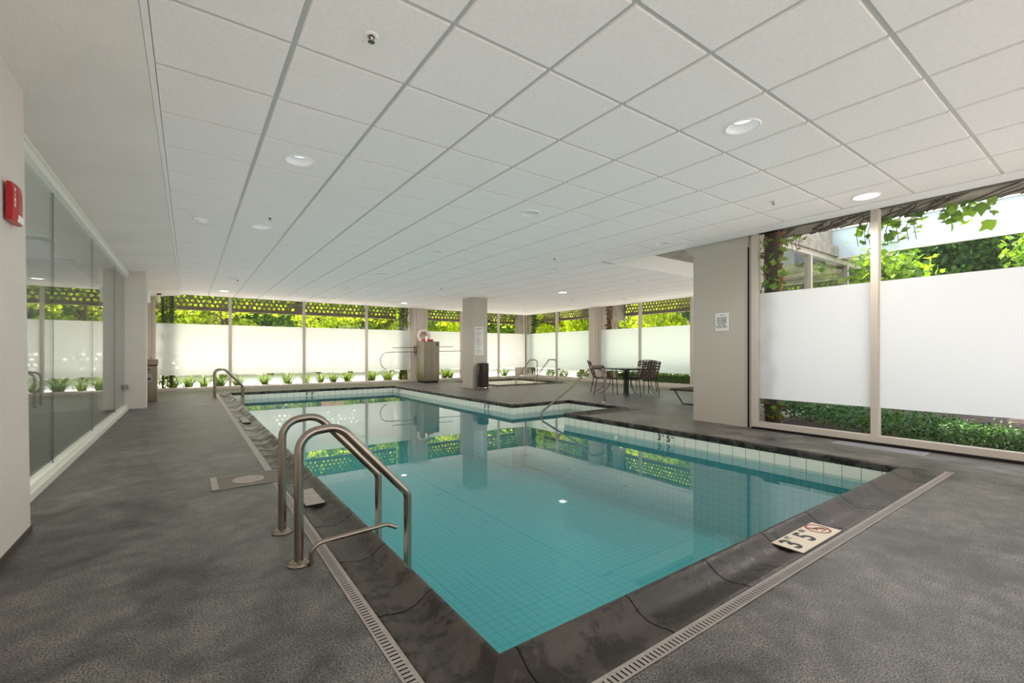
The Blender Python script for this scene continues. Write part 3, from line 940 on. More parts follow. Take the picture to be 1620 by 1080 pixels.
mb = MB(); mb.box(XF + 0.5, XSC + 0.1, 11.0, 11.9, 2.2, 2.93); mb.box(XF + 0.50, XF + 0.9, 11.08, 11.62, -0.05, 2.93)
mb.tube(fillet([(XSC, 11.0, 0.0), (XSC, 11.0, 2.62), (XSC, 10.5, 2.88)], 0.25), 0.02, 8)
tag(mb.build('facade_pier', M['concrete']), 'weathered concrete pier outside the side windows behind the table', 'pier')
mb = MB(); mb.box(6.6, 7.1, YF + 0.5, YF + 1.1, -0.05, 2.93); tag(mb.build('facade_pier', M['concrete']), 'concrete pier outside the far windows behind the life ring', 'pier')
mb = MB(); mb.box(11.9, 12.5, YF + 0.4, YF + 1.0, -0.05, 2.93); tag(mb.build('facade_pier', M['concrete']), 'concrete pier outside the far right corner of the room', 'pier')

def leaf(vs, fs, c, size, rng, droop=0.3):
    """one folded pointed leaf with lobes"""
    ang = rng.uniform(0, 2 * PI); tilt = rng.gauss(0, 0.7)
    M3 = Matrix.Rotation(ang, 3, 'Z') @ Matrix.Rotation(tilt + droop, 3, 'X') @ Matrix.Rotation(rng.gauss(0, 0.6), 3, 'Y')
    pts = [(0, -0.5, 0), (0.38, -0.2, 0.1), (0.5, 0.12, 0.06), (0.22, 0.22, 0.08), (0, 0.62, -0.05), (-0.22, 0.22, 0.08), (-0.5, 0.12, 0.06), (-0.38, -0.2, 0.1), (0, 0.05, 0)]
    b = len(vs)
    for p in pts:
        q = M3 @ (Vector(p) * size); vs.append((c[0] + q.x, c[1] + q.y, c[2] + q.z))
    fs += [(b, b + 1, b + 2, b + 8), (b + 8, b + 2, b + 3, b + 4), (b + 8, b + 4, b + 5, b + 6), (b, b + 8, b + 6, b + 7)]

def small_leaf(vs, fs, c, size, rng):
    ang = rng.uniform(0, 2 * PI)
    M3 = Matrix.Rotation(ang, 3, 'Z') @ Matrix.Rotation(rng.gauss(0.3, 0.7), 3, 'X') @ Matrix.Rotation(rng.gauss(0, 0.6), 3, 'Y')
    b = len(vs)
    for p in ((0, -0.5, 0), (0.3, 0, 0.06), (0, 0.5, 0), (-0.3, 0, 0.06)):
        q = M3 @ (Vector(p) * size); vs.append((c[0] + q.x, c[1] + q.y, c[2] + q.z))
    fs += [(b, b + 1, b + 2), (b, b + 2, b + 3)]

def cloud(fn, n, size, rng, kind=leaf):
    vs, fs = [], []
    for _ in range(n): kind(vs, fs, fn(rng), size * rng.uniform(0.6, 1.25), rng)
    return MB().add(vs, fs)

# trees: three crowns built once, then copied
def crown(seed, n, size):
    rng = random.Random(seed)
    blobs = [(rng.uniform(-1.5, 1.5), rng.uniform(-0.9, 0.9), rng.uniform(1.2, 4.6), rng.uniform(0.55, 1.15)) for _ in range(16)]
    def fn(r):
        b = r.choice(blobs)
        d = Vector((r.gauss(0, 1), r.gauss(0, 1), r.gauss(0, 1))).normalized() * b[3] * (0.55 + 0.45 * r.random())
        return (b[0] + d.x, b[1] + d.y, b[2] + d.z * 0.8)
    return cloud(fn, n, size, rng, small_leaf)
def make_tree(seed, mat):
    t = empty('tree')
    crown(seed, 12000, 0.165).build('foliage', mat, t)
    m = MB(); m.tube([(0, 0, -0.05), (0.05, 0, 1.2), (-0.08, 0.05, 2.4), (0.1, 0, 4.0)], [0.13, 0.11, 0.09, 0.04], 10)
    for q in range(7):
        a = q * 0.9
        m.tube([(0, 0, 1.3 + q * 0.3), (0.5 * math.cos(a), 0.4 * math.sin(a), 1.9 + q * 0.3), (1.1 * math.cos(a), 0.8 * math.sin(a), 2.4 + q * 0.33)], [0.05, 0.035, 0.015], 6)
    m.build('trunk', M['bark'], t)
    return t
protos = [make_tree(1, M['leaf_bright']), make_tree(2, M['leaf_mid']), make_tree(3, M['leaf_dark'])]
used = [0, 0, 0]
tree_spots = [(-2.6, 23.0, 0, 1.0, 'sunlit yellow green tree'), (-0.6, 24.3, 2, 1.05, 'dark leafed tree'), (1.2, 22.4, 0, 0.95, 'sunlit yellow green tree'), (3.2, 24.4, 1, 1.1, 'mid green tree'),
              (5.0, 22.8, 0, 1.0, 'sunlit yellow green tree'), (7.0, 24.6, 2, 1.1, 'dark leafed tree'), (8.6, 22.8, 0, 1.0, 'sunlit yellow green tree'), (10.8, 23.8, 1, 1.0, 'mid green tree'),
              (13.0, 23.2, 0, 1.05, 'sunlit yellow green tree'), (15.6, 24.6, 1, 1.1, 'mid green tree'), (17.2, 17.6, 0, 1.05, 'sunlit yellow green tree'), (18.0, 15.2, 1, 1.1, 'mid green tree'),
              (17.4, 12.6, 0, 1.05, 'sunlit yellow green tree'), (18.2, 10.2, 0, 1.0, 'sunlit yellow green tree'), (17.6, 7.6, 1, 1.05, 'mid green tree'), (18.4, 5.0, 2, 1.1, 'dark leafed tree'), (16.6, 2.4, 2, 1.1, 'dark leafed tree'),
              (15.2, 0.6, 1, 0.85, 'mid green tree'), (18.5, -1.6, 2, 1.15, 'dark leafed tree'), (21.0, 2.6, 1, 1.3, 'mid green tree'), (-1.6, 27.0, 2, 1.3, 'dark leafed tree'), (2.0, 27.4, 2, 1.3, 'dark leafed tree'), (5.8, 27.2, 2, 1.3, 'dark leafed tree'), (9.6, 27.0, 2, 1.3, 'dark leafed tree'), (19.0, 21.6, 0, 1.1, 'sunlit yellow green tree'), (20.8, 23.8, 2, 1.3, 'dark leafed tree'), (14.0, 27.0, 2, 1.3, 'dark leafed tree'), (18.5, 25.0, 2, 1.3, 'dark leafed tree'), (22.5, 21.0, 2, 1.4, 'dark leafed tree'), (23.0, 14.5, 2, 1.4, 'dark leafed tree'), (23.0, 9.0, 2, 1.4, 'dark leafed tree'), (-5.0, 23.8, 1, 1.0, 'mid green tree'), (-7.6, 23.4, 0, 1.0, 'sunlit yellow green tree'), (-10, 23.8, 1, 1.0, 'mid green tree'), (-12.5, 23.4, 0, 1.0, 'sunlit yellow green tree')]
for k, (x, y, q, sc, kind) in enumerate(tree_spots):
    o = protos[q] if used[q] == 0 else copy_tree(protos[q]); used[q] += 1
    o.location = (x, y, -0.05); o.scale = (sc, sc, sc); o.rotation_euler = (0, 0, k * 1.3)
    side = 'beyond the far windows' if y > 19 else 'beyond the right hand windows'
    if y > 19: order = sorted([t[0] for t in tree_spots if t[1] > 19]).index(x) + 1
    else: order = sorted([-t[1] for t in tree_spots if t[1] <= 19]).index(-y) + 1
    tag(o, '%s, %s from the left of those %s' % (kind, ordn[order - 1], side), 'tree', 'trees ' + side)

# vines hanging over the sun screens: one plant per bay
def vine_screen(name, axis, const, u0, u1, seed, lab, n=900, zlo=2.12, mat='leaf_bright'):
    rng = random.Random(seed)
    strands = [(rng.uniform(u0, u1), rng.uniform(0.2, 1.0)) for _ in range(26)]
    def fn(r):
        u, L = r.choice(strands)
        z = 3.05 - r.random() * (3.05 - zlo) * (0.55 + 0.45 * L)
        return ((const + r.uniform(0.08, 0.35), u + r.gauss(0, 0.09), z) if axis == 'x' else (u + r.gauss(0, 0.09), const + r.uniform(0.08, 0.35), z))
    t = empty(name)
    cloud(fn, n, 0.11, rng).build('foliage', M[mat], t)
    if axis == 'y':
        cloud(lambda r: (r.uniform(u0, u1), const - r.uniform(0.05, 0.3), 2.88 - abs(r.gauss(0, 0.15))), int((u1 - u0) * 130), 0.1, rng).build('shaded_foliage', M['leaf_mid'], t)  # shade on the room side of the screen put into a darker leaf colour
    m = MB()
    for u, L in strands[:14]:
        zb = 3.0 - (3.0 - zlo) * L
        p = [(const + 0.15, u, 3.05), (const + 0.18, u + 0.04, (3.05 + zb) / 2), (const + 0.14, u - 0.02, zb)] if axis == 'x' else [(u, const + 0.15, 3.05), (u + 0.04, const + 0.18, (3.05 + zb) / 2), (u - 0.02, const + 0.14, zb)]
        MB().tube(p, 0.006, 5).build('stem', M['bark'], t)
    tag(t, lab, 'vine')
vine_screen('vine', 'y', YSC, -1.4, 1.0, 11, 'bright vine over the screen at the left end of the far windows')
vine_screen('vine', 'y', YSC, 1.0, 3.0, 12, 'bright vine over the screen of the second far window bay', 500)
vine_screen('vine', 'y', YSC, 3.0, 5.0, 13, 'bright vine over the screen of the third far window bay', 450)
vine_screen('vine', 'y', YSC, 5.0, 6.6, 14, 'thick vine over the screen just left of the pier with the life ring', 800)
vine_screen('vine', 'y', YSC, 7.2, 9.6, 15, 'vine over the screen just right of the pier with the life ring', 800)
vine_screen('vine', 'y', YSC, 9.6, 12.0, 16, 'vine over the screen at the far right corner', 800)

def climber(loc, h, rx, ry, seed, lab, mat='leaf_mid', n=420, size=0.1, trunk=0.05):
    rng = random.Random(seed)
    t = empty('ivy', loc)
    m = MB()
    for q in range(6):
        ox, oy = rng.uniform(-rx, rx), rng.uniform(-ry, ry)
        MB().tube([(ox + rng.gauss(0, 0.012), oy + rng.gauss(0, 0.01), -0.02 + h * i / 12) for i in range(13)], trunk * rng.uniform(0.2, 0.6), 6).build('stem', M['bark'], t)
    def cg(r, q): return max(-1.5 * q, min(1.5 * q, r.gauss(0, q)))
    def fn(r):
        return (cg(r, rx), cg(r, ry), r.random() ** 0.85 * h)
    cloud(fn, n, size, rng).build('foliage', M[mat], t)
    tag(t, lab, 'ivy')
climber((-0.48, YF + 0.13, 0), 2.8, 0.12, 0.03, 21, 'ivy climbing outside the left end of the far windows', n=520)
climber((6.30, YF + 0.13, 0), 2.8, 0.12, 0.03, 22, 'ivy climbing outside the far windows just left of the life ring', n=480)
climber((XF + 0.16, 15.1, 0), 2.8, 0.04, 0.1, 23, 'ivy climbing outside the corner behind the hot tub', 'leaf_dark', n=260)
climber((XF + 0.2, 10.9, 0), 2.8, 0.04, 0.07, 24, 'brownish ivy on the pier outside the windows behind the table', 'leaf_brown', n=300)
climber((6.54, 2.97, 0), 2.75, 0.05, 0.07, 25, 'thick brown and green ivy trunk outside the right window beside the column', 'leaf_brown', n=900, size=0.06, trunk=0.10)
climber((6.385, 2.93, 0.1), 2.5, 0.012, 0.10, 26, 'fresh green ivy shoots on the thick trunk outside the right window', 'leaf_mid', n=110, size=0.1, trunk=0.012)

# vines hanging from the overhang outside the near right windows
def hanging(cx, cyy, lab, seed, n, w, drop, mat='leaf_mid', size=0.12):
    rng = random.Random(seed)
    t = empty('hanging_vine', (cx, cyy, 2.74))
    def fn(r):
        return (r.gauss(0, 0.06), r.uniform(-w, w), -abs(r.gauss(0, drop)))
    cloud(fn, n, size, rng).build('foliage', M[mat], t)
    m = MB()
    for q in range(5):
        y = rng.uniform(-w, w)
        MB().tube([(0, y, 0), (0.03, y + 0.05, -drop * 0.7), (0, y + 0.02, -drop * 1.5)], 0.004, 5).build('stem', M['bark'], t)
    tag(t, lab, 'hanging vine', 'vines hanging from the concrete overhang')
hanging(7.2, 3.0, 'vine hanging from the overhang at the left of the first right window', 31, 16, 0.18, 0.14)
hanging(7.2, 2.0, 'vine hanging from the overhang just left of the right window mullion', 32, 22, 0.22, 0.2)
hanging(7.2, 1.72, 'vine hanging from the overhang just right of the mullion, beside the low leaves', 33, 26, 0.16, 0.22)
hanging(7.2, 1.15, 'large leafed vine hanging from the overhang near the right picture edge', 34, 24, 0.22, 0.1, size=0.13)
t = empty('creeper', (6.5, 0, 2.735))
rng = random.Random(5)
for q in range(48):
    y0 = rng.uniform(-1, 2.7); dy = rng.uniform(0.02, 0.16)
    MB().tube([(0.75 * i / 6, y0 + i * dy + rng.gauss(0, 0.03), -0.003) for i in range(7)], rng.uniform(0.004, 0.009), 5).build('stem', M['bark'], t)
tag(t, 'bare creeper stems on the underside of the concrete overhang', 'creeper')

def mass(r): return (r.gauss(0, 0.45), max(-0.5, min(0.5, r.gauss(0, 0.22))), r.gauss(-0.05, 0.16) - 0.1 * abs(r.gauss(0, 1)))
t = empty('ivy', (9.75, 2.55, 2.55))
cloud(mass, 520, 0.13, random.Random(77)).build('foliage', M['leaf_mid'], t)
for q in range(5):
    MB().tube([(-0.7 + 0.3 * q, 0.1, 0.16), (-0.6 + 0.3 * q, 0, -0.05), (-0.5 + 0.3 * q, -0.1, -0.3)], 0.006, 5).build('stem', M['bark'], t)
tag(t, 'bushy green ivy spilling over the wing roof outside the first right window', 'ivy')

# frosted glass canopy and brown post outside on the right
t = empty('glass_canopy')
MB().box(9.5, 9.515, -5, 3.7, 2.74, 3.24).build('pane', M['frost_blue'], t)
mm = MB(); mm.box(9.48, 9.53, -5, 3.7, 3.24, 3.27); mm.box(9.48, 9.53, -5, 3.7, 2.715, 2.74); mm.box(9.3, 9.55, 3.42, 3.85, 2.66, 3.25, 1)
mm.tube([(9.5, 3.6, 2.7), (10.8, 3.0, 2.55), (12.8, 2.0, 2.4)], 0.03, 8, 1)
mm.build('frame', [M['alu_white'], plain('brown steel', (92, 78, 70), 0.6)], t)
tag(t, 'blue grey frosted glass canopy band outside the near right windows', 'canopy')

# neighbouring facade, half hidden by the trees
t = empty('brick_building', (24, -2, 0))
m = MB(); m.box(0, 6, -9, 3, -0.05, 9); m.build('wall', M['brick'], t)
for q, (y, z) in enumerate(((-7, 1), (-5, 1), (-3, 1), (-1, 1), (1, 1), (-7, 4), (-5, 4), (-3, 4), (-1, 4), (1, 4))):
    MB().box(-0.03, 0.02, y, y + 1.1, z, z + 1.6).build('window', M['lens_off'], t)
tag(t, 'pink brick building beyond the trees outside the right windows', 'building')
t = empty('garden_wall', (0, 33, 0))
mm = MB(); mm.box(-30, 40, 0, 0.3, -0.05, 4.6); mm.build('wall', M['brick'], t)
mm = MB(); mm.box(-30, 40, -0.03, 0.33, 4.6, 4.7); mm.build('wall_cap', M['concrete'], t)
tag(t, 'long pinkish garden wall behind the trees beyond the far windows', 'wall')

# daylily clumps along the far bed: built once each, then copied
def make_clump(seed, n=85):
    rng = random.Random(seed)
    vs, fs = [], []
    for _ in range(n):
        a = rng.uniform(0, 2 * PI); L = rng.uniform(0.32, 0.62); lean = rng.uniform(0.35, 1.1); w = rng.uniform(0.007, 0.012)
        b = len(vs); bx, by = rng.gauss(0, 0.035), rng.gauss(0, 0.035)
        d = Vector((math.cos(a), math.sin(a))); p = Vector((-d.y, d.x))
        for i in range(5):
            f = i / 4
            out = L * lean * (f ** 1.3) * 0.9; z = L * (f - 0.55 * lean * f * f * f)
            ww = w * (1 - f) ** 0.7 + 0.001
            for s in (-1, 1): vs.append((bx + d.x * out + p.x * ww * s, by + d.y * out + p.y * ww * s, z))
        for i in range(4): fs.append((b + 2 * i, b + 2 * i + 1, b + 2 * i + 3, b + 2 * i + 2))
    return MB().add(vs, fs)
cl = [make_clump(41).build('daylily_clump', M['blade']), make_clump(42, 105).build('daylily_clump', M['blade']), make_clump(43, 45).build('daylily_clump', M['blade'])]
ucl = [0, 0, 0]
cx_list = [(-0.36, 0), (0.0, 1), (0.36, 2), (0.75, 0), (1.2, 1), (1.95, 1), (2.55, 0), (3.1, 2), (3.6, 0), (3.95, 1), (4.45, 0), (5.3, 1), (5.75, 2), (5.9, 0), (7.8, 1), (8.1, 0), (8.4, 1), (9.6, 2), (10.9, 0)]
for k, (x, q) in enumerate(cx_list):
    o = cl[q] if ucl[q] == 0 else cl[q].copy()
    if ucl[q]: COL.objects.link(o)
    ucl[q] += 1
    o.location = (x, YF + 0.38 + 0.12 * ((k * 7) % 3), -0.03); o.rotation_euler = (0, 0, k * 1.7)
    sc = 1.05 + 0.3 * ((k * 5) % 4) / 3; o.scale = (sc, sc, sc)
    tag(o, 'arching green daylily clump, %s from the left outside the far windows' % ordn[k], 'plant', 'daylily clumps outside the far windows')

# clipped hedge outside the side windows, groundcover outside the near right windows
rng = random.Random(51)
vs, fs = [], []
for _ in range(9000):
    x = XF + 0.35 + rng.random() * 0.7; y = rng.uniform(5.6, 10.8); z = 0.02 + 0.42 * rng.random() ** 0.5
    small_leaf(vs, fs, (x, y, z), 0.055, rng)
t = empty('hedge')
MB().add(vs, fs).build('foliage', M['leaf_mid'], t)
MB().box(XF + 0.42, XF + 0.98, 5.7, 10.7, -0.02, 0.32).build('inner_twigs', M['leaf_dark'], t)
tag(t, 'low clipped green hedge outside the side windows behind the table', 'hedge')
for k, (x, y) in enumerate(((XF + 0.5, 14.4), (XF + 0.5, 13.6), (XF + 0.45, 12.5), (XF + 0.5, 12.0))):
    rng = random.Random(60 + k); vs, fs = [], []
    for _ in range(500):
        d = Vector((rng.gauss(0, 1), rng.gauss(0, 1), rng.gauss(0, 1))).normalized() * rng.uniform(0.5, 1)
        small_leaf(vs, fs, (x + d.x * 0.2, y + d.y * 0.26, 0.16 + d.z * 0.18), 0.06, rng)
    o = MB().add(vs, fs).build('shrub', M['leaf_mid'])
    tag(o, 'small rounded green shrub outside the hot tub windows, %s from the corner' % ordn[k], 'shrub', 'shrubs outside the hot tub windows')
rng = random.Random(52)
vs, fs = [], []
for _ in range(12000):
    y = rng.uniform(-1.5, 3.1)
    far = 1.6 if y > 1.6 else max(0.5, 0.5 + (y - 0.4) * 0.9)
    x = 6.48 + rng.random() * (far if rng.random() < 0.9 else far * 1.5)
    z = 0.02 + 0.2 * rng.random() + (0.12 * max(0, (y - 1.6)) if y > 1.6 else 0)
    small_leaf(vs, fs, (x, y, z), 0.05, rng)
tag(MB().add(vs, fs).build('groundcover', M['cover']), 'leafy green groundcover filling the bed outside the near right windows', 'groundcover', kind='stuff')

# ------------------------------------------------------------------ ladders and rails
def flange(mb, x, y, r=0.052, z=0.0):
    mb.lathe([(0.0, z + 0.02), (r * 0.55, z + 0.02), (r * 0.72, z + 0.012), (r, z + 0.008), (r, z), (r * 0.9, z)], (x, y, 0), 24)
def ladder(name, x0, ya, yb, lab, rr=0.0215):
    t = empty(name, (x0, (ya + yb) / 2, 0))
    prof = [(0, -0.0), (0, 0.53), (0.14, 0.66), (0.28, 0.60), (0.55, 0.28), (0.56, 0.05), (0.56, -0.45)]
    for y in (ya - (ya + yb) / 2, yb - (ya + yb) / 2):
        pts = [(0.0, y, 0.0), (0.0, y, 0.635), (0.19, y, 0.655), (0.56, y, 0.245), (0.56, y, -0.75)]
        pts = fillet(pts, [0.12, 0.12, 0.08], 10)
        MB().tube(pts, rr, 16).build('rail', M['steel'], t)
        m = MB(); flange(m, 0, y, 0.055); m.build('flange', M['steel'], t)
    d = (yb - ya) / 2
    for z in (-0.22, -0.48, -0.74):
        m = MB(); m.bbox(0.50, 0.60, -d + 0.015, d - 0.015, z - 0.015, z + 0.012, 0.005); m.build('tread', M['steel'], t)
    tag(t, lab, 'pool ladder')
    return t
ladder('pool_ladder', 0.437, 2.40, 2.88, 'stainless pool ladder with two tall rails in the left foreground', 0.0215)
ladder('pool_ladder', 0.485, 12.22, 12.68, 'stainless pool ladder at the far left end of the pool', 0.021)
t = empty('fill_spout', (0.487, 2.36, 0))
m = MB(); m.tube(fillet([(0, 0.0, -0.0), (0, 0, 0.096), (0.375, 0.0, 0.112), (0.43, 0, 0.085)], [0.055, 0.03], 8), 0.0115, 12); m.build('pipe', M['steel'], t)
tag(t, 'low bent stainless fill spout reaching over the coping beside the near ladder', 'spout')
t = empty('handrail', (6.97, 6.47, 0))
m = MB(); m.tube(fillet([(0, 0, 0), (0, 0, 0.77), (-0.36, 0, 0.765), (-0.9, 0, 0.37), (-1.68, 0, -0.06), (-1.68, 0, -0.28), (-1.35, 0, -0.62)], [0.1, 0.1, 0, 0.12, 0.05], 10), 0.0195, 14); m.build('rail', M['steel'], t)
m = MB(); flange(m, 0, 0, 0.05); m.build('flange', M['steel'], t)
tag(t, 'long sloping stainless handrail going down into the pool from the alcove steps', 'handrail')
for k, (x, y) in enumerate(((9.04, 11.27), (9.92, 11.35))):
    t = empty('handrail', (x, y, 0))
    m = MB(); m.tube(fillet([(0, 0, 0), (0, 0, 0.80), (0, 0.38, 0.80), (0, 1.15, 0.12), (0, 1.17, -0.3)], [0.09, 0.09, 0.08], 8), 0.019, 12); m.build('rail', M['steel'], t)
    m = MB(); flange(m, 0, 0, 0.05); m.build('flange', M['steel'], t)
    tag(t, ('stainless hot tub handrail, the left one of the pair', 'stainless hot tub handrail, the right one of the pair')[k], 'handrail', 'hot tub handrails')

# ------------------------------------------------------------------ floor fittings
t = empty('skimmer_cover', (0.375, 4.24, 0))
m = MB(); m.box(-0.23, 0.245, -0.2, 0.2, 0.0, 0.004); m.build('plate', plain('stone grey cover', (118, 110, 100), 0.8, bump=0.4, bscale=60), t)
m = MB(); m.box(-0.235, -0.19, -0.2, 0.2, 0.004, 0.006)
for q in range(22):
    for y in (-0.2, 0.2): m.box(-0.18 + q * 0.0193, -0.169 + q * 0.0193, y - 0.006, y + 0.006, 0.004, 0.006)
m.build('border', M['stone_inlay'], t)
m = MB(); m.lathe([(0.115, 0.004), (0.11, 0.008), (0.098, 0.008), (0.094, 0.005), (0.06, 0.005), (0.055, 0.007), (0.0, 0.007)], (0.02, 0.0, 0), 40); m.box(-0.05, 0.09, -0.012, 0.012, 0.006, 0.0085)
m.build('lid', M['stone_inlay'], t)
tag(t, 'rectangular skimmer cover with a round lid set in the deck left of the ladder', 'cover')
def inlay(x0, x1, y0, y1, lab, grp='pale inlays in the left coping'):
    t = empty('coping_inlay', ((x0 + x1) / 2, (y0 + y1) / 2, 0))
    a, b = (x1 - x0) / 2, (y1 - y0) / 2
    m = MB(); m.box(-a, a, -b, b, -0.02, 0.0085); m.build('frame', M['black'], t)
    m = MB()
    for q in range(3): m.box(-a + 0.006, a - 0.006, -b + 0.006 + q * (2 * b - 0.01) / 3, -b + 0.002 + (q + 1) * (2 * b - 0.01) / 3, 0.0085, 0.0105)
    m.build('tile', M['stone_inlay'], t)
    tag(t, lab, 'inlay', grp)
inlay(0.632, 0.765, 3.25, 3.66, 'pale stone inlay in the left coping beside the near ladder')
inlay(0.640, 0.745, 7.65, 8.35, 'pale stone inlay halfway along the left coping')
inlay(0.640, 0.745, 12.75, 13.05, 'pale stone inlay at the far end of the left coping')
t = empty('floor_drain', (6.07, 1.68, 0))
m = MB(); m.box(-0.12, 0.12, -0.4, 0.4, 0.0, 0.004); m.build('frame', M['grate'], t)
m = MB(); m.box(-0.09, 0.09, -0.38, 0.38, 0.004, 0.0055); m.build('grille', plain('bluish grille', (122, 126, 134), 0.4), t)
tag(t, 'long rectangular floor grille in front of the right window', 'floor grille')
t = empty('floor_drain', (0.38, 10.85, 0))
m = MB(); m.box(-0.2, 0.16, -0.05, 0.05, 0.0, 0.004); m.build('frame', M['stone_inlay'], t)
tag(t, 'narrow pale cover strip across the far left deck', 'floor cover')

# depth marker on the near coping
t = empty('depth_marker', (2.81, 1.10, 0.001))
m = MB(); m.box(-0.258, 0.258, -0.091, 0.091, -0.014, 0.003); m.build('backing', M['black'], t)
m = MB()
for q in range(3): m.box(-0.25 + q * 0.167, -0.0845 + q * 0.167, -0.082, 0.082, 0.003, 0.006)
m.build('tile', M['marker'], t)
text_mesh('3', 0.15, M['ink'], 'digit', t, (-0.185, -0.003, 0.0065), offset=0.004, sx=1.0)
text_mesh('FT', 0.042, M['ink'], 'digit', t, (-0.115, 0.045, 0.0065), offset=0.0008)
text_mesh('5', 0.15, M['ink'], 'digit', t, (-0.02, -0.003, 0.0065), offset=0.004)
text_mesh('IN', 0.042, M['ink'], 'digit', t, (0.055, 0.045, 0.0065), offset=0.0008)
m = MB(); m.lathe([(0.066, 0.0062), (0.066, 0.0072), (0.055, 0.0072), (0.055, 0.0062)], (0.166, 0.006, 0), 36)
m.tube([(0.166 - 0.042, 0.048, 0.0066), (0.166 + 0.042, -0.036, 0.0066)], 0.004, 6)
m.build('ban_ring', plain('faded red', (160, 84, 70), 0.5), t)
m = MB(); m.tube([(0.14, 0.0, 0.0066), (0.165, 0.02, 0.0066), (0.19, 0.0, 0.0066), (0.2, -0.012, 0.0066)], 0.0035, 6); m.lathe([(0.008, 0.006), (0.008, 0.0075), (0, 0.0075)], (0.145, 0.022, 0), 12)
m.tube([(0.13, -0.028, 0.0066), (0.15, -0.022, 0.0066), (0.17, -0.028, 0.0066), (0.19, -0.022, 0.0066)], 0.002, 6)
m.build('diver_symbol', M['ink'], t)
tag(t, 'cream depth tile, 3 FT 5 IN with no diving symbol, in near coping', 'depth marker')

# depth lettering on the waterline tiles
def wall_mark(loc, rot, big, sm, lab):
    t = empty('depth_marker', loc); t.rotation_euler = rot
    text_mesh(big[0], 0.115, M['ink'], 'digit', t, (-0.078, 0, 0), offset=0.0035)
    text_mesh(sm[0], 0.034, M['ink'], 'digit', t, (-0.022, 0.03, 0), offset=0.0006)
    text_mesh(big[1], 0.115, M['ink'], 'digit', t, (0.06, 0, 0), offset=0.0035)
    text_mesh(sm[1], 0.034, M['ink'], 'digit', t, (0.118, 0.03, 0), offset=0.0006)
    tag(t, lab, 'depth marker')
wall_mark((5.037, 3.64, -0.085), (R(90), 0, R(-90)), ('3', '5'), ('FT', 'IN'), 'black 3 FT 5 IN lettering on the tiles of the near right pool wall')
wall_mark((5.037, 7.95, -0.085), (R(90), 0, R(-90)), ('3', '5'), ('FT', 'IN'), 'black 3 FT 5 IN lettering on the pool wall in front of the waste bin')
wall_mark((5.037, 12.8, -0.085), (R(90), 0, R(-90)), ('5', '0'), ('FT', 'IN'), 'black depth lettering at the far end of the right pool wall')
wall_mark((2.68, 13.197, -0.085), (R(90), 0, 0), ('5', '0'), ('FT', 'IN'), 'black 5 FT 0 IN lettering on the far pool wall')
# pool fittings
for k, (x, y) in enumerate(((5.03, 4.45), (5.03, 10.4))):
    t = empty('pool_inlet', (x, y, -0.2)); t.rotation_euler = (0, R(-90), 0)
    MB().lathe([(0.035, 0), (0.033, 0.006), (0.012, 0.01), (0.0, 0.01)], n=20).build('fitting', M['white_plastic'], t)
    tag(t, ('round white inlet fitting under water on the near right pool wall', 'round white inlet fitting under water on the far right pool wall')[k], 'pool fitting')

# ------------------------------------------------------------------ fire alarm
t = empty('fire_alarm', (-0.752, 3.43, 1.805))
m = MB()
yw, zh, dp = 0.085, 0.10, 0.035
prof = [(-yw, 0.0), (-yw, dp * 0.7), (-yw * 0.3, dp), (yw * 0.3, dp), (yw, dp * 0.7), (yw, 0.0)]
outer = []
for z, s in ((-zh, 0.85), (-zh * 0.8, 1), (zh * 0.55, 1), (zh * 0.9, 0.85), (zh, 0.6)):
    outer.append([(d * s, y * (1 if s > 0.8 else 0.85), z) for y, d in prof])
vs = [p for row in outer for p in row]; k = len(prof)
m.add(vs, [(i * k + j, i * k + j + 1, (i + 1) * k + j + 1, (i + 1) * k + j) for i in range(4) for j in range(k - 1)], 0, False)
m.add(outer[0], [tuple(range(k))]); m.add(outer[-1], [tuple(range(k - 1, -1, -1))])
m.build('housing', M['red'], t)
MB().bbox(0.018, 0.037, -0.032, 0.05, -0.096, -0.06, 0.004).build('strobe_lens', M['white_plastic'], t)
text_mesh('F\nI\nR\nE', 0.028, M['white_plastic'], 'lettering', t, (0.0292, -0.064, 0.02), (R(90), 0, R(80)), line=0.9, offset=0.0006)
tag(t, 'red wall mounted fire alarm with white FIRE lettering on the near left wall', 'fire alarm')

# ------------------------------------------------------------------ signs
t = empty('wall_sign', (6.298, 3.57, 1.475)); t.rotation_euler = (R(90), 0, R(-90))
m = MB(); m.bbox(-0.1, 0.1, -0.13, 0.13, 0.0, 0.006, 0.002); m.build('frame', M['white_plastic'], t)
m = MB(); m.box(-0.088, 0.088, -0.118, 0.118, 0.006, 0.007); m.build('sheet', M['paper'], t)
text_mesh('NO FOOD\nOR DRINK\nALLOWED\nIN THE\nPOOL AREA', 0.031, M['ink'], 'lettering', t, (0, -0.006, 0.0075), offset=0.0006)
m = MB(); m.box(-0.022, 0.022, 0.104, 0.107, 0.007, 0.0075); m.box(-0.03, 0.03, 0.097, 0.100, 0.007, 0.0075); m.build('emblem', M['ink'], t)
tag(t, 'small framed white sign reading NO FOOD OR DRINK ALLOWED IN THE POOL AREA', 'sign')
t = empty('notice_board', (6.86, 11.248, 1.37)); t.rotation_euler = (R(90), 0, 0)
m = MB(); m.box(-0.15, 0.15, -0.41, 0.41, 0.0, 0.008); m.build('panel', M['paper'], t)
rng = random.Random(9)
m = MB(); z = 0.35; m.box(-0.1, 0.1, 0.352, 0.366, 0.008, 0.009)
z = 0.33
while z > -0.37:
    w_ = rng.uniform(0.06, 0.12); m.box(-0.12, -0.12 + 2 * w_, z, z + 0.004, 0.008, 0.009); z -= 0.0165 if rng.random() < 0.85 else 0.04
m.box(-0.14, 0.14, -0.01, -0.004, 0.008, 0.0095)
m.build('text_lines', M['ink'], t)
tag(t, 'tall white notice with fine unreadable print on the freestanding column', 'notice')

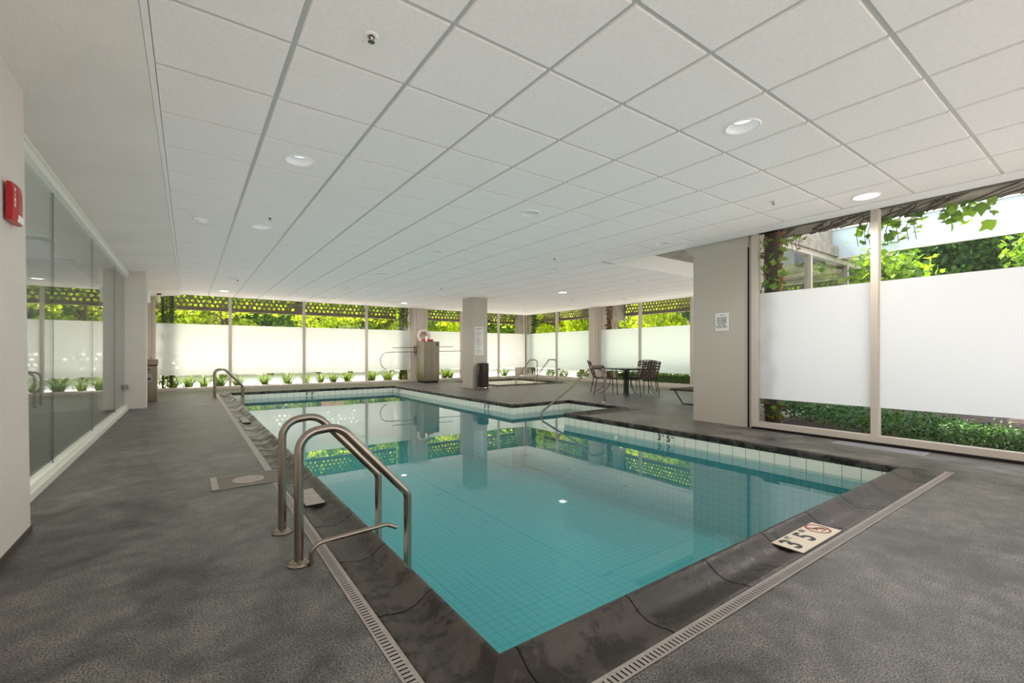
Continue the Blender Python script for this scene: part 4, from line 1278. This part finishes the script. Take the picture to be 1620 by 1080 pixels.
# ------------------------------------------------------------------ waste bin
t = empty('waste_bin', (6.87, 11.045, 0))
m = MB(); m.lathe([(0.165, 0.045), (0.165, 0.53)], n=36); m.lathe([(0.165, 0.62), (0.165, 0.72), (0.155, 0.735), (0.0, 0.74)], n=36); m.lathe([(0.15, 0.53), (0.15, 0.62)], n=24); m.lathe([(0.165, 0.53), (0.15, 0.53)], n=36); m.lathe([(0.165, 0.62), (0.15, 0.62)], n=36)
m.build('body', M['bin'], t)
m = MB(); m.lathe([(0.162, 0.0), (0.168, 0.004), (0.168, 0.045), (0.16, 0.047)], n=36); m.build('base_ring', M['steel'], t)
m = MB(); m.lathe([(0.167, 0.53), (0.167, 0.62)], n=12, a0=R(-120), a1=R(-20)); m.build('flap', plain('dark flap', (60, 34, 32), 0.4), t)
tag(t, 'dark brown cylindrical waste bin in front of the freestanding column', 'waste bin')

# ------------------------------------------------------------------ steel cabinet, box on top, life ring, poles
t = empty('steel_cabinet', (6.76, 14.17, 0))
m = MB(); m.bbox(-0.285, 0.285, 0.0, 0.62, 0.07, 1.42, 0.006); m.build('body', M['steel_sheet'], t)
m = MB(); m.bbox(-0.275, -0.003, -0.012, 0.0, 0.09, 1.40, 0.003); m.build('door', M['steel_sheet'], t)
m = MB(); m.bbox(0.003, 0.275, -0.012, 0.0, 0.09, 1.40, 0.003); m.build('door', M['steel_sheet'], t)
m = MB(); m.box(-0.26, 0.26, 0.03, 0.58, 0.0, 0.07); m.build('plinth', M['black'], t)
m = MB(); m.box(0.15, 0.26, -0.015, -0.012, 1.27, 1.37); m.build('tag', M['navy'], t)
m = MB(); m.box(-0.287, -0.285, 0.30, 0.31, 0.09, 1.4); m.build('side_seam', M['grey_plastic'], t)
m = MB(); m.bbox(-0.235, -0.215, -0.028, -0.012, 0.82, 0.90, 0.003); m.build('handle', M['steel'], t)
tag(t, 'tall stainless steel cabinet with two doors by the far windows', 'cabinet')
t = empty('first_aid_box', (6.72, 14.42, 1.42))
m = MB(); m.bbox(-0.19, 0.17, -0.1, 0.1, 0.0, 0.075, 0.008); m.build('case', M['red'], t)
m = MB(); m.tube(fillet([(-0.05, 0, 0.075), (-0.05, 0, 0.1), (0.05, 0, 0.1), (0.05, 0, 0.075)], 0.015, 4), 0.006, 6); m.build('handle', M['red'], t)
tag(t, 'flat red box lying on top of the steel cabinet', 'box')
t = empty('paper_cup', (6.60, 14.26, 1.42))
m = MB(); m.lathe([(0.03, 0.0), (0.035, 0.16), (0.03, 0.17), (0, 0.172)], n=18); m.build('body', M['white_plastic'], t)
tag(t, 'white canister standing on the steel cabinet beside the red box', 'canister')
t = empty('life_ring', (6.93, 15.23, 1.64)); t.rotation_euler = (R(90), 0, 0)
m = MB(); m.tube([(0.2 * math.cos(a * PI / 24), 0.2 * math.sin(a * PI / 24), 0) for a in range(48)], 0.062, 14, closed=True); m.build('ring', M['ring'], t)
m = MB()
m.tube([((0.265 + 0.012 * math.cos(a * PI / 3)) * math.cos(a * PI / 24), (0.265 + 0.012 * math.cos(a * PI / 3)) * math.sin(a * PI / 24), 0.01) for a in range(48)], 0.006, 6, closed=True)
m.tube([(-0.12, 0.2, 0.02), (0, 0.42, 0.0), (0.12, 0.2, 0.02)], 0.004, 6)
m.build('rope', M['grey_plastic'], t)
for q in range(4):
    a = PI / 4 + q * PI / 2
    m = MB(); m.tube([(0.2 * math.cos(a) + 0.064 * math.cos(a) * math.cos(b * PI / 6), 0.2 * math.sin(a) + 0.064 * math.sin(a) * math.cos(b * PI / 6), 0.064 * math.sin(b * PI / 6)) for b in range(12)], 0.012, 6, closed=True); m.build('band', M['white_plastic'], t)
tag(t, 'cream life ring with rope hanging on the pier above the steel cabinet', 'life ring')
def pole(name, pts, r, lab):
    t = empty(name, pts[0]); o = Vector(pts[0])
    m = MB(); m.tube([Vector(p) - o for p in pts], r, 8); m.build('shaft', M['steel'], t)
    for f in (0.4, 0.6):
        p = Vector(pts[-2]).lerp(Vector(pts[-1]), f) - o
    tag(t, lab, 'pole', 'rescue poles on the pier')
    return t
YP = 15.14
pole('rescue_pole', [(5.74, YP, 1.20), (8.08, YP, 1.26)], 0.012, 'straight upper rescue pole fixed behind the steel cabinet')
hook = [(8.45, YP, 1.10), (5.72, YP, 1.05)]
for a in range(9):
    q = a / 8 * PI * 0.92
    hook.append((5.55 - 0.27 * math.sin(q) + 0.05 * a / 8, YP, 0.74 + 0.30 * math.cos(q)))
pole('rescue_hook', hook, 0.012, 'lower rescue pole ending in a round shepherd hook on the left')
m = MB(); m.box(6.60, 6.66, 15.12, YF - 0.1, 1.02, 1.28); m.box(7.05, 7.11, 15.12, YF - 0.1, 1.02, 1.28)
tag(m.build('pole_bracket', M['steel']), 'metal brackets on the pier holding the rescue poles', 'bracket')

# ------------------------------------------------------------------ drinking fountain, emergency light
t = empty('drinking_fountain', (-0.66, 12.27, 0))
m = MB(); m.bbox(-0.12, 0.12, -0.13, 0.13, 0.0, 0.76, 0.012); m.build('pedestal', M['steel_sheet'], t)
m = MB(); m.bbox(-0.135, 0.135, -0.15, 0.14, 0.765, 0.89, 0.015); m.build('basin', M['steel_sheet'], t)
m = MB(); m.tube(fillet([(0.0, 0.05, 0.885), (0.0, 0.05, 0.93), (0.0, 0.0, 0.94)], 0.02, 4), 0.009, 8); m.build('bubbler', M['steel'], t)
m = MB(); m.box(-0.08, 0.04, -0.135, -0.13, 0.42, 0.58); m.build('access_panel', M['grey_plastic'], t)
m = MB(); m.box(-0.055, 0.015, -0.137, -0.135, 0.46, 0.50); m.build('label_plate', M['black'], t)
m = MB(); m.lathe([(0.018, 0), (0.018, 0.012), (0, 0.013)], n=14); o = m.build('push_button', M['black'], t); o.rotation_euler = (R(90), 0, 0); o.location = (-0.02, -0.13, 0.68)
tag(t, 'stainless pedestal drinking fountain behind the left column', 'drinking fountain')
t = empty('emergency_light', (-0.645, 11.0, 2.1))
m = MB(); m.bbox(0.0, 0.05, -0.1, 0.1, -0.12, 0.12, 0.008); m.build('housing', M['white_plastic'], t)
tag(t, 'slim white emergency light high on the side of the left column', 'emergency light')

# ------------------------------------------------------------------ patio chairs, table, chaise
def woven(mb, P, nu, nv, w, th=0.003, wav=0.006):
    """basket weave of straps over a patch P(u, v) -> (point, normal)"""
    for di, (na, nb) in enumerate(((nu, nv), (nv, nu))):
        for a in range(na):
            ca = (a + 0.5) / na
            steps = nb * 2 + 1
            pv = None
            for s in range(steps):
                cb = s / (steps - 1)
                ph = math.cos(PI * (s / 2 * 1.0 + a + di)) if True else 0
                row = []
                for e in (-w / 2, w / 2):
                    u, v = (ca + e, cb) if di == 0 else (cb, ca + e)
                    p, nrm = P(u, v)
                    row.append(p + nrm * (ph * wav * 0.5))
                row2 = [q - P(*( (ca, cb) if di == 0 else (cb, ca)))[1] * th for q in row]
                cur = row + row2[::-1]
                if pv:
                    mb.add(pv + cur, [(0, 1, 5, 4), (1, 2, 6, 5), (2, 3, 7, 6), (3, 0, 4, 7)])
                pv = cur
def make_chair():
    t = empty('patio_chair')
    hw = 0.26
    # facing +Y; back at -Y
    def backP(u, v):
        x = (u - 0.5) * 2 * (hw - 0.02); z = 0.40 + v * 0.40
        y = -0.22 - v * 0.16 - 0.03 * math.sin(PI * u) * 1.0
        top = 0.02 * math.sin(PI * u) * v
        return Vector((x, y, z + top)), Vector((0, 0.93, 0.36))
    def seatP(u, v):
        x = (u - 0.5) * 2 * (hw - 0.015); y = -0.22 + v * 0.46
        return Vector((x, y, 0.40 - 0.02 * math.sin(PI * u) * math.sin(PI * v))), Vector((0, 0, 1))
    m = MB(); woven(m, backP, 6, 6, 0.08); m.build('backrest', M['strap'], t)
    m = MB(); woven(m, seatP, 6, 6, 0.092); m.build('seat', M['strap'], t)
    m = MB()
    bl, _ = backP(0, 0); tl, _ = backP(0, 1); br, _ = backP(1, 0); tr_, _ = backP(1, 1)
    m.tube(fillet([bl + Vector((-0.01, 0, -0.02)), tl + Vector((-0.01, 0, 0.01)), (0, tl.y - 0.04, tl.z + 0.04), tr_ + Vector((0.01, 0, 0.01)), br + Vector((0.01, 0, -0.02))], [0.05, 0.3, 0.05], 6), 0.011, 8)
    m.build('back_frame', M['dark_metal'], t)
    m = MB()
    m.tube(fillet([(-hw, -0.22, 0.40), (-hw, 0.26, 0.40), (hw, 0.26, 0.40), (hw, -0.22, 0.40), (-hw, -0.22, 0.40)], 0.04, 5), 0.011, 8); m.build('seat_frame', M['dark_metal'], t)
    for s in (-1, 1):
        m = MB(); m.tube([(s * hw, -0.22, 0.42), (s * (hw + 0.01), -0.30, 0.0)], 0.011, 8); m.build('leg', M['dark_metal'], t)
        m = MB(); m.tube([(s * hw, 0.25, 0.62), (s * (hw + 0.01), 0.28, 0.0)], 0.011, 8); m.build('leg', M['dark_metal'], t)
        m = MB(); m.tube(fillet([(s * hw, -0.30, 0.63), (s * (hw + 0.02), 0.0, 0.66), (s * hw, 0.26, 0.62)], 0.3, 6), 0.012, 8)
        m.build('armrest', M['dark_metal'], t)
        m = MB(); m.tube([(s * (hw + 0.005), 0.17 + 0.27 * (1 - math.cos(a)) * -0.95 + 0.0, 0.34 + 0.30 * math.sin(a * 1.0) * 0.0 + 0.0) for a in (0, 0.1)], 0.004, 4) if False else MB()
        pts = [(s * (hw + 0.004), -0.26 + 0.36 * math.cos(a), 0.34 + 0.31 * math.sin(a)) for a in [R(-75 + 165 * q / 14) for q in range(15)]]
        m.tube(pts, 0.009, 7); m.build('side_hoop', M['dark_metal'], t)
    return t
ch = make_chair()
chairs = [((8.52, 7.93), (0.80, -0.60), 'brown woven strap patio chair on the left side of the round table'),
          ((8.98, 7.12), (0.24, 0.97), 'brown woven strap patio chair nearest the camera, its back turned right'),
          ((9.62, 7.62), (-0.95, -0.30), 'brown woven strap patio chair on the far side of the round table')]
for k, ((x, y), h, lab) in enumerate(chairs):
    o = ch if k == 0 else copy_tree(ch)
    o.location = (x, y, 0); o.rotation_euler = (0, 0, math.atan2(h[1], h[0]) - PI / 2)
    tag(o, lab, 'chair', 'patio chairs around the table')
t = empty('patio_table', (8.80, 7.46, 0))
m = MB(); m.lathe([(0.0, 0.672), (0.5, 0.672), (0.512, 0.666), (0.512, 0.652), (0.5, 0.648), (0.0, 0.648)], n=40); m.build('table_top', M['table_top'], t)
m = MB(); m.lathe([(0.505, 0.645), (0.512, 0.635), (0.495, 0.63), (0.49, 0.645)], n=40); m.build('rim', M['dark_metal'], t)
for q in range(4):
    a = q * PI / 2 + 0.4
    m = MB(); m.tube([(0.3 * math.cos(a), 0.3 * math.sin(a), 0.64), (0.05 * math.cos(a), 0.05 * math.sin(a), 0.60), (0.05 * math.cos(a), 0.05 * math.sin(a), 0.05), (0.075 * math.cos(a), 0.075 * math.sin(a), 0.0)], 0.017, 8); m.build('leg', plain('green bronze leg', (44, 52, 40), 0.4) if q == 0 else bpy.data.materials['green bronze leg'], t)
tag(t, 'round patio table with a pale glossy top among the woven chairs', 'table')
t = empty('chaise_longue', (7.82, 5.25, 0))
m = MB()
m.tube([(0.0, 0.26, 0.30), (1.9, 0.26, 0.30)], 0.014, 8); m.tube([(0.0, -0.30, 0.30), (1.9, -0.30, 0.30)], 0.014, 8); m.tube([(0.0, -0.30, 0.30), (0.0, 0.26, 0.30)], 0.014, 8); m.tube([(1.9, -0.30, 0.30), (1.9, 0.26, 0.30)], 0.014, 8)
m.build('frame', M['dark_metal'], t)
for x in (0.12, 1.2):
    m = MB(); m.tube(fillet([(x, 0.26, 0.30), (x + 0.12, 0.14, 0.012), (x + 0.12, -0.16, 0.012), (x, -0.30, 0.30)], 0.03, 4), 0.013, 8); m.build('leg', M['dark_metal'], t)
m = MB()
for q in range(26):
    x = 0.03 + q * 0.072
    m.bbox(x, x + 0.045, -0.31, 0.27, 0.306, 0.322, 0.004)
m.build('strap', M['strap_black'], t)
tag(t, 'low dark strap chaise longue partly hidden behind the right column', 'chaise longue')
